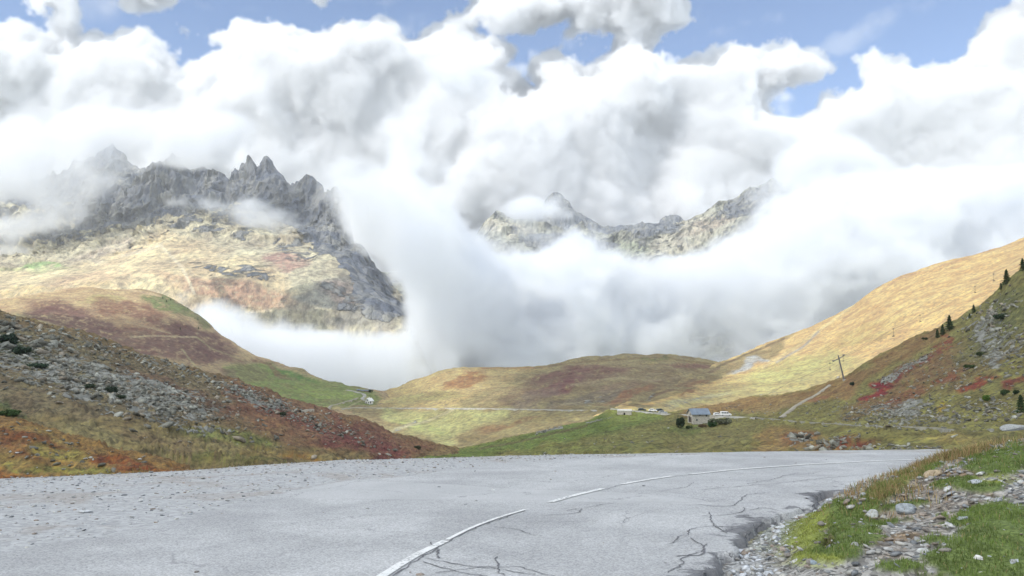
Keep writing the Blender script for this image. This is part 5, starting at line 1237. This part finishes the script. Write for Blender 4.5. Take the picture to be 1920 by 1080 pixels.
# stone culvert carrying the valley road
hc = hit(1171, 778, NEAR); uc = hc.y/F
o = empty('stone_bridge', (hc.x, hc.y, hc.z), rad(-12))
tag(o, 'low stone bridge with one dark arch carrying the pale road over the gully', 'bridge')
Lb, Hb, r_, Tb = 13*uc, 7.5*uc, 1.9*uc, 4.0
outer = [(-Lb, -2), (-r_, -2), (-r_, .8)]+[(r_*math.cos(t), .8+r_*math.sin(t)) for t in np.linspace(math.pi, 0, 9)]+[(r_, -2), (Lb, -2)]
mb = MB(); V = [(x_, -Tb/2, z_) for x_, z_ in outer]+[(x_, -Tb/2, Hb) for x_, z_ in outer]; nO = len(outer)
V += [(x_, Tb/2, z_) for x_, z_ in outer]+[(x_, Tb/2, Hb) for x_, z_ in outer]; Fq = []
for i in range(nO-1):
    Fq += [(i, i+1, nO+i+1, nO+i), (2*nO+i+1, 2*nO+i, 3*nO+i, 3*nO+i+1), (i+1, i, 2*nO+i, 2*nO+i+1), (nO+i, nO+i+1, 3*nO+i+1, 3*nO+i)]
mb.add(V, Fq); mb.build('bridge_wall', m_wall, o)
MB().box((0, -Tb/2-.08, Hb+.35), (2*Lb, .35, .7)).box((0, Tb/2+.08, Hb+.35), (2*Lb, .35, .7)).build('parapet', m_white, o)
MB().box((0, 1.2, Hb*.3), (2*r_+.6, .3, Hb*.9)).build('arch_shadow_wall', m_dark, o)  # near-black panel, the shade inside the arch put into its colour
# low wall between the house and the parked van
h1 = hit(1335, 784, NEAR); u1 = h1.y/F
o = MB().box((0, 0, .2), (13*u1, .5, 1.9)).box((0, 0, 1.2), (13.4*u1, .7, .18)).build('stone_wall', m_wall, None); o.location = h1; o.rotation_euler = (0, 0, rad(-12)); tag(o, 'low pale stone wall running from the house to the parked cars', 'wall')

# ------------------------------------------------------------------ vehicles
m_carw = plain('white_paint', (.80, .80, .80), .3, 0, .02); m_card = plain('dark_paint', (.035, .05, .055), .3, 0, .05); m_carg = plain('silver_paint', (.45, .47, .48), .35, .4, .03); m_tyre = plain('tyre_rubber', (.03, .03, .03), .9); m_lamp = plain('lamp_glass', (.6, .55, .5), .2)
def vehicle(name, label, cat, loc, rz, kind, paint, group=None):
    o = empty(name, loc, rz); tag(o, label, cat, group)
    if kind == 'van':
        L_, W_, prof = 4.9, 1.95, [(-2.4, .35), (2.4, .35), (2.45, .85), (2.2, 1.1), (1.55, 1.25), (.95, 1.95), (.6, 2.08), (-2.2, 2.08), (-2.42, 1.9), (-2.45, .5)]
        wins = [(-1.9, -1.0), (-.85, .05), (.2, 1.05)]; wz, wh = 1.28, .55; ws = (1.28, 1.6, 1.2, .8)
    else:
        L_, W_, prof = 4.2, 1.75, [(-2.05, .3), (2.05, .3), (2.1, .6), (1.95, .82), (1.05, .95), (.45, 1.38), (-.9, 1.45), (-1.6, 1.3), (-2.0, .95), (-2.1, .6)]
        wins = [(-1.35, -.45), (-.35, .5)]; wz, wh = .98, .32; ws = (.78, 1.18, .72, .5)
    b_ = MB().prism(prof, W_).build('body', paint, o, bevel=.06)
    for (a_, c_) in wins:
        for sd_ in (-1, 1): MB().box(((a_+c_)/2, sd_*W_/2, wz+wh/2), (c_-a_, .04, wh)).build('window', m_glass, o)
    x_, z_, w2, h2 = ws; MB().add([(x_+.30, -W_*.42, z_-.17), (x_+.30, W_*.42, z_-.17), (x_-.10, W_*.38, z_+.25), (x_-.10, -W_*.38, z_+.25)], [(0, 1, 2, 3)]).build('windscreen', m_glass, o)
    for wx_ in (-L_*.31, L_*.31):
        for sd_ in (-1, 1):
            t = MB().tube((wx_, sd_*W_/2-sd_*.18, .32), (wx_, sd_*W_/2+sd_*.02, .32), .33, n=16).build('wheel', m_tyre, o)
            MB().tube((wx_, sd_*W_/2+sd_*.02, .32), (wx_, sd_*W_/2+sd_*.035, .32), .18, n=12).build('rim', m_carg, t)
    for sd_ in (-1, 1): MB().box((L_/2-.02, sd_*W_*.36, .72), (.08, .28, .16)).build('headlight', m_lamp, o)
    return o
def on(px_, py_): return hit(px_, py_, NEAR) or hit(px_, py_+2, NEAR) or hit(px_, py_, MID)
q = on(1361, 781); vehicle('parked_van', 'white van parked on the road just right of the stone house', 'van', q+Vector((0, 0, .2)), rad(-8), 'van', m_carw)
q = on(1346, 780.5); vehicle('parked_car', 'low white car parked between the stone house and the white van', 'car', q+Vector((0, 0, .2)), rad(-12), 'car', m_carw, 'cars parked along the valley road')
for (px_, py_, rz_, m_, lb) in ((1204, 771, -5, m_card, 'dark car parked beside the road nearest the stone bridge'), (1224, 770.5, -20, m_carw, 'pale car parked on the verge between the two dark cars'), (1237, 772, 30, m_card, 'dark green car parked behind the silver one'), (1243, 776.5, -6, m_carg, 'silver car standing on the road left of the stone house')):
    q = on(px_, py_); vehicle('parked_car', lb, 'car', q+Vector((0, 0, .2)), rad(rz_), 'car', m_, 'cars parked along the valley road')

# ------------------------------------------------------------------ ski lift
m_steel = plain('weathered_steel', (.20, .20, .22), .5, .3, .2, 2); m_cable = plain('cable_steel', (.10, .095, .09), .6, .2)
pb = hit(1584, 713, NEAR); Yp = pb.y; top = Vector(P(1571.5, 666, Yp-1)); a0 = Vector(P(1563, 677.5, Yp-2)); a1 = Vector(P(1582.5, 666.5, Yp+1)); am = Vector(P(1572.5, 672.5, Yp-1))
o = empty('lift_pylon', pb); tag(o, 'leaning grey steel ski lift pylon with a tilted crossarm on the right slope', 'pylon')
R_ = lambda v: tuple(Vector(v)-pb)
MB().tube(R_(pb-Vector((0, 0, 1.5))), R_(top), .36, .24, 12).build('mast', m_steel, o)
MB().tube(R_(a0), R_(a1), .17, .17, 8).build('crossarm', m_steel, o)
for e in (a0, a1):
    sh = MB().tube(R_(e+Vector((-.7, -.3, .15))), R_(e+Vector((.7, .3, .15))), .16, n=8).build('sheave_bar', m_steel, o)
    for k_ in (-.5, 0, .5): MB().tube(R_(e+Vector((k_, k_*.4-.1, .3))), R_(e+Vector((k_, k_*.4+.1, .3))), .2, n=10).build('sheave', m_steel, sh)
MB().box(R_(pb+Vector((0, 0, .0))), (1.3, 1.3, .9)).build('footing', m_wall, o)
MB().tube(R_(am+Vector((-.05, -.45, -6))), R_(am+Vector((-.05, -.4, .6))), .03, n=4).tube(R_(am+Vector((.3, -.45, -6))), R_(am+Vector((.3, -.4, .6))), .03, n=4).build('ladder', m_steel, o)
up = [(1582.5, 666.5, Yp+1), (1675, 616.5, Yp*1.2), (1725, 590.5, Yp*1.3), (1828, 536, Yp*1.5), (1866, 511, Yp*1.62), (1990, 440, Yp*2.0)]
dn_ = [(1563, 677.5, Yp-2), (1556, 681, Yp*1.0), (1480, 716, Yp*1.0), (1420, 748, Yp*1.02)]
def cable(pts, lb):
    mb = MB(); pw = [Vector(P(*p)) for p in pts]
    for a_, b_ in zip(pw[:-1], pw[1:]):
        n_ = 8; last = a_
        for i in range(1, n_+1):
            t = i/n_; c_ = a_.lerp(b_, t)-Vector((0, 0, .6*4*t*(1-t))); mb.tube(last, c_, .055, n=5); last = c_
    c_ = mb.build('lift_cable', m_cable); tag(c_, lb, 'cable', 'steel ropes of the ski lift')
cable(up, 'steel rope climbing from the lift pylon over the tan hill'); cable(dn_, 'steel rope falling away left and downhill from the lift pylon')
cable([(1563, 677.5, Yp-2), (1675, 622, Yp*1.2), (1828, 543, Yp*1.5), (1990, 450, Yp*2.0)], 'second fainter rope just under the one climbing the tan hill')
hang0 = None
for (px_, p0, p1, kY, lb) in ((1556, 681, 694, 1.0, 'lift hanger left of the pylon above the stony track'), (1581, 668, 677.5, 1.0, 'lift hanger close under the right end of the pylon crossarm'), (1675, 617, 631, 1.2, 'first lift hanger up the rope from the pylon'), (1725, 591, 604, 1.3, 'second lift hanger up the rope from the pylon'), (1828, 537, 549, 1.5, 'third lift hanger up the rope seen above the small spruce'), (1863, 514, 527, 1.6, 'topmost lift hanger near the spruces on the crest')):
    A = Vector(P(px_, p0, Yp*kY)); B = Vector(P(px_, p1, Yp*kY)); Lh = (A-B).length
    if hang0 is None:
        hang0 = empty('lift_hanger', A); MB().tube((0, 0, .1), (0, 0, -2.6), .05, n=6).build('stem', m_cable, hang0)
        MB().box((0, 0, .05), (.5, .2, .3)).build('grip', m_cable, hang0); MB().tube((-.45, 0, -2.75), (.45, 0, -2.6), .14, .14, 8).tube((-.05, 0, -2.5), (-.4, 0, -2.1), .06, n=6).build('spring_box', m_cable, hang0); h_ = hang0
    else: h_ = copy_tree(hang0); h_.location = A
    h_.scale = (Lh/2.8,)*3; tag(h_, lb, 'lift hanger', 'hangers on the ski lift rope')
# dark wooden posts along the road
# ------------------------------------------------------------------ trees and shrubs
m_spruce = attr_mat('spruce_needles', .8, 3, (.6, 1.3), .02, .1); m_leaf = attr_mat('shrub_leaves', .75, 3, (.6, 1.4), .02, .15); m_bark = plain('bark', (.10, .075, .055), .95, 0, .3, 6)
def cards(name, C_, d, sz, cols, mat, parent, rs):
    """leaf clumps: small random quads"""
    n = len(C_); a = rs.normal(size=(n, 3)); a /= np.linalg.norm(a, axis=1)[:, None]; b_ = np.cross(a, rs.normal(size=(n, 3))); b_ /= np.linalg.norm(b_, axis=1)[:, None]
    if d is not None: a = d
    s_ = sz[:, None]; V = np.stack([C_-a*s_-b_*s_*.45, C_+a*s_-b_*s_*.3, C_+a*s_*1.2+b_*s_*.3, C_-a*s_+b_*s_*.45], 1).reshape(-1, 3)
    return link(name, mesh_np(name, V, np.arange(n*4).reshape(-1, 4), {'Col': np.repeat(cols, 4, 0)}), mat, parent)
def spruce(h, seed, lb, loc, group='spruces on the right hillside'):
    rs = np.random.RandomState(seed); o = empty('spruce_tree', loc); tag(o, lb, 'tree', group)
    MB().tube((0, 0, -.6), (0, 0, h*.96), h*.035+.04, .02, 8).build('trunk', m_bark, o)
    n = int(900+h*150); t = rs.rand(n)**.8; z = h*(.04+.95*t); R0 = h*.34*(1-t)**.8*(.72+.28*np.sin(t*44+rs.rand()*6))+.05
    ph = rs.uniform(0, 6.28, n); lob = 1+.22*np.sin(ph*3+t*9+seed)+.15*np.sin(ph*5-t*14); rr = R0*lob*rs.rand(n)**.4
    C_ = np.stack([rr*np.cos(ph), rr*np.sin(ph), z-rr*.28], -1); d = np.stack([np.cos(ph), np.sin(ph), np.full(n, -.35)], -1)+rs.normal(0, .25, (n, 3)); d /= np.linalg.norm(d, axis=1)[:, None]
    cols = np.array([(.035, .065, .03)])*rs.uniform(.5, 1.7, (n, 1))+np.array([(.02, .01, 0)])*(rs.rand(n, 1) < .12)
    cards('crown', C_, d, h*.035*rs.uniform(.6, 1.4, n), cols, m_spruce, o, rs); return o
def shrub(w, h, seed, lb, loc, col, group=None, cat='shrub', name='mountain_shrub'):
    rs = np.random.RandomState(seed); o = empty(name, loc); tag(o, lb, cat, group)
    st = MB()
    for i in range(5): a = rs.uniform(0, 6.28); st.tube((0, 0, -.3), (math.cos(a)*w*.25, math.sin(a)*w*.25, h*.6), .05, .02, 5)
    st.build('stem', m_bark, o); n = 1100
    ctr = rs.normal(0, .28, (7, 3))*np.array([w, w*.8, 0])+np.array([0, 0, h*.45]); k_ = rs.randint(0, 7, n); v = rs.normal(size=(n, 3)); v /= np.linalg.norm(v, axis=1)[:, None]
    C_ = ctr[k_]+v*(rs.rand(n, 1)**.35)*np.array([w*.26, w*.24, h*.42])*rs.uniform(.7, 1.2, (7, 1))[k_]; C_[:, 2] = np.maximum(C_[:, 2], 0)
    cols = np.array([col])*rs.uniform(.45, 1.6, (n, 1)); cards('foliage', C_, None, (w+h)*.035*rs.uniform(.6, 1.4, n), cols, m_leaf, o, rs); return o
for i, (px_, py_, hp, lb) in enumerate(((1781, 620, 29, 'tallest dark spruce of the clump on the crest of the right slope'), (1768, 628, 20, 'middle spruce of the clump tucked below the tallest one'), (1758, 634, 17, 'small spruce at the lower left end of the clump'), (1826, 587, 16, 'lone small spruce between the clump and the highest spruces'), (1818, 597, 10, 'stunted spruce just below the lone small spruce'),
        (1888, 533, 28, 'pointed spruce high on the crest beside dark rocks'), (1877, 543, 13, 'short spruce at the foot of the pointed one on the crest'), (1918, 508, 24, 'spruce on the crest cut by the right edge of the photo'), (1915, 775, 34, 'young spruce low on the right slope by the photo edge'))):
    q = hit(px_, py_, NEAR)
    if q: spruce(hp*q.y/F, 100+i, lb, q)
GR_ = (.06, .10, .035); DK = (.03, .05, .025)
for i, (px_, py_, wp, hp, col, lb) in enumerate(((1277, 802, 15, 22, DK, 'dark bushy tree against the left gable of the stone house'), (1334, 801, 14, 14, (.04, .09, .03), 'dark green bush at the right corner of the stone house'), (1350, 795, 34, 12, (.12, .13, .085), 'grey green thicket below the white van'), (1292, 804, 9, 7, (.05, .08, .03), 'small bush below the front wall of the stone house'), (1316, 801, 12, 6, (.13, .09, .05), 'rusty low bush under the stone house wall'),
        (1850, 752, 16, 13, (.09, .16, .03), 'bright green bush on the right scree slope'), (1881, 741, 15, 12, (.045, .075, .03), 'dark green bush right of the bright green one'), (1904, 739, 10, 9, (.035, .06, .03), 'smallest dark bush near the right photo edge'), (1599, 723, 9, 8, (.025, .045, .03), 'tiny dark bush just right of the lift pylon'),
        (1880, 600, 26, 14, DK, 'dark juniper under the pointed spruce on the crest'), (1838, 667, 18, 8, (.05, .07, .03), 'flat juniper among grey rocks on the upper right slope'), (1820, 690, 16, 7, (.06, .09, .035), 'low green juniper on the open right slope'), (1736, 637, 8, 5, DK, 'dark shrub left of the spruce clump'),
        (12, 648, 34, 26, (.025, .045, .03), 'dark green shrub at the left edge of the talus slope'), (36, 664, 28, 16, (.03, .05, .03), 'spreading dark shrub right of the one at the slope edge'), (78, 690, 34, 10, (.035, .06, .035), 'low dark shrub in the upper talus'), (170, 728, 20, 9, (.04, .06, .035), 'small shrub in the middle of the grey talus'), (205, 736, 26, 12, (.035, .055, .035), 'round dark shrub near the middle of the talus'), (225, 748, 18, 8, (.04, .06, .035), 'tiny shrub beside the round dark one'),
        (20, 778, 44, 9, (.05, .085, .03), 'flat green shrub where the talus meets the rusty hummock'), (338, 668, 14, 7, (.04, .06, .04), 'lone shrub on the skyline of the left talus'), (530, 779, 14, 8, (.05, .07, .04), 'dark shrub on the wine coloured lower slope'), (785, 842, 12, 7, (.05, .06, .035), 'shrub near the foot of the left slope'))):
    q = hit(px_, py_, ['right_hillside'] if px_ > 1000 else ['left_hillside'])
    if q: shrub(wp*q.y/F, hp*q.y/F, 300+i, lb, q, col)
t0 = None
for i, (px_, py_, hp) in enumerate(((305, 560, 4), (312, 566, 4), (320, 563, 3), (352, 580, 4), (371, 600, 4), (338, 618, 4), (372, 617, 4), (694, 736, 7))):
    q = hit(px_, py_, ['left_middle_hill', 'heather_hill'])
    if q is None: continue
    if i == 7: shrub(5*q.y/F, hp*q.y/F, 400, 'solitary dark tree standing on the skyline at the pass', q, DK, None, 'tree', 'dark_tree'); continue
    if t0 is None: t = t0 = spruce(hp*q.y/F, 500, '', q, 'tiny spruces on the far green spur')
    else: t = copy_tree(t0); t.location = q
    tag(t, 'tiny dark spruce scattered on the green spur of the left middle hill', 'tree', 'tiny spruces on the far green spur')

# ------------------------------------------------------------------ single stones one can point at
def vhit(px_, py_):
    ts = np.linspace(4, 18, 1200); c_ = P(px_, py_, ts); zz = np.where(verge_s(c_[:, 0], c_[:, 1]) > 0, verge_h(c_[:, 0], c_[:, 1]), roadz(c_[:, 0], c_[:, 1])); k_ = np.where(c_[:, 2] < zz)[0]
    return Vector(c_[k_[0]]) if len(k_) else Vector(c_[-1])
for i, (px_, py_, wp, hp, col, ang, lb) in enumerate((
    (1700, 960, 38, 17, (.29, .315, .335), 0, 'large rounded blue grey stone on the grassy bank'), (1634, 972, 28, 16, (.46, .47, .46), 40, 'pale slanting slab stuck in the grass left of the rounded stone'), (1748, 894, 34, 14, (.40, .32, .22), 20, 'tan wedge shaped rock on the upper bank'),
    (1832, 908, 30, 10, (.42, .44, .46), 0, 'flat light grey stone right of the tan rock'), (1877, 932, 26, 11, (.38, .36, .33), 0, 'warm grey block in the shingle near the right edge'), (1806, 978, 24, 12, (.34, .37, .385), 30, 'bluish angular stone beside the shingle strip'), (1786, 974, 22, 12, (.32, .28, .24), 0, 'brown grey stone touching the bluish angular one'),
    (1732, 1036, 26, 8, (.52, .53, .52), 0, 'flat whitish slab at the lower end of the shingle'), (1833, 1054, 20, 14, (.58, .57, .55), 0, 'white lump of quartz in the lower right grass'), (1854, 1051, 17, 10, (.38, .40, .42), 0, 'blue grey stone right of the white quartz lump'), (1901, 1060, 30, 12, (.40, .43, .44), 10, 'pale blue slab in the bottom right grass'),
    (1898, 1023, 14, 8, (.56, .55, .53), 0, 'small white stone high in the right grass patch'), (1814, 1070, 15, 9, (.54, .52, .49), 0, 'cream pebble near the bottom edge of the photo'), (1840, 1078, 20, 10, (.48, .46, .42), 0, 'beige stone on the bottom edge of the photo'), (1524, 1058, 15, 8, (.30, .36, .42), 0, 'small blue grey stone among the lower shingle'),
    (1463, 992, 26, 8, (.55, .57, .60), 10, 'wet white slate in the gutter by the asphalt'), (1545, 988, 18, 9, (.50, .48, .45), 0, 'pale stone at the left foot of the green bank'), (1388, 1036, 26, 8, (.54, .56, .60), 0, 'glistening slate slab at the broken asphalt edge'), (1660, 905, 14, 8, (.30, .26, .22), 0, 'dark stone under the straw tuft'), (1915, 908, 22, 9, (.44, .44, .42), 0, 'light slab at the right edge of the photo'),
    (160, 961, 30, 6, (.52, .53, .54), 0, 'flat pale stone lying alone on the gravel shoulder'), (1902, 805, 46, 11, (.34, .35, .35), 8, 'broad pale slab lying on top of the bank'))):
    q = vhit(px_, py_); u = q.y/F; v, f = rock_proto(700+i, 3, 1.0); w_, h_ = wp*u/2, hp*u
    v = v/np.abs(v).max(0)*np.array([w_, w_*.75, h_*.62]); v = v+.05*w_*(fbm(v/(w_*.5)+i, 4, i)[:, None]-.5)
    st = link('stone', mesh_np('stone', v, f, {'Col': np.tile(np.array(col)*.9, (len(v), 1))}), m_stone)
    st.location = q+Vector((0, 0, h_*.30)); st.rotation_euler = (rad(ang*.3), rad(-ang), rad(i*23 % 40-20)); tag(st, lb, 'stone', 'single stones by the roadside')
for i, (px_, py_, wp, lb) in enumerate(((160, 860, 11, 'white boulder on the rusty hummock'), (32, 849, 10, 'pale flat rock near the left end of the rusty hummock'), (262, 861, 7, 'small white stone right of the boulder on the hummock'))):
    q = hit(px_, py_, ['left_hummock'])
    if q:
        v, f = rock_proto(800+i, 2, .6); st = link('boulder', mesh_np('boulder', v*wp*q.y/F/2, f, {'Col': np.tile(np.array((.55, .54, .52)), (len(v), 1))}), m_boul); st.location = q; tag(st, lb, 'boulder', 'pale rocks on the hummock')
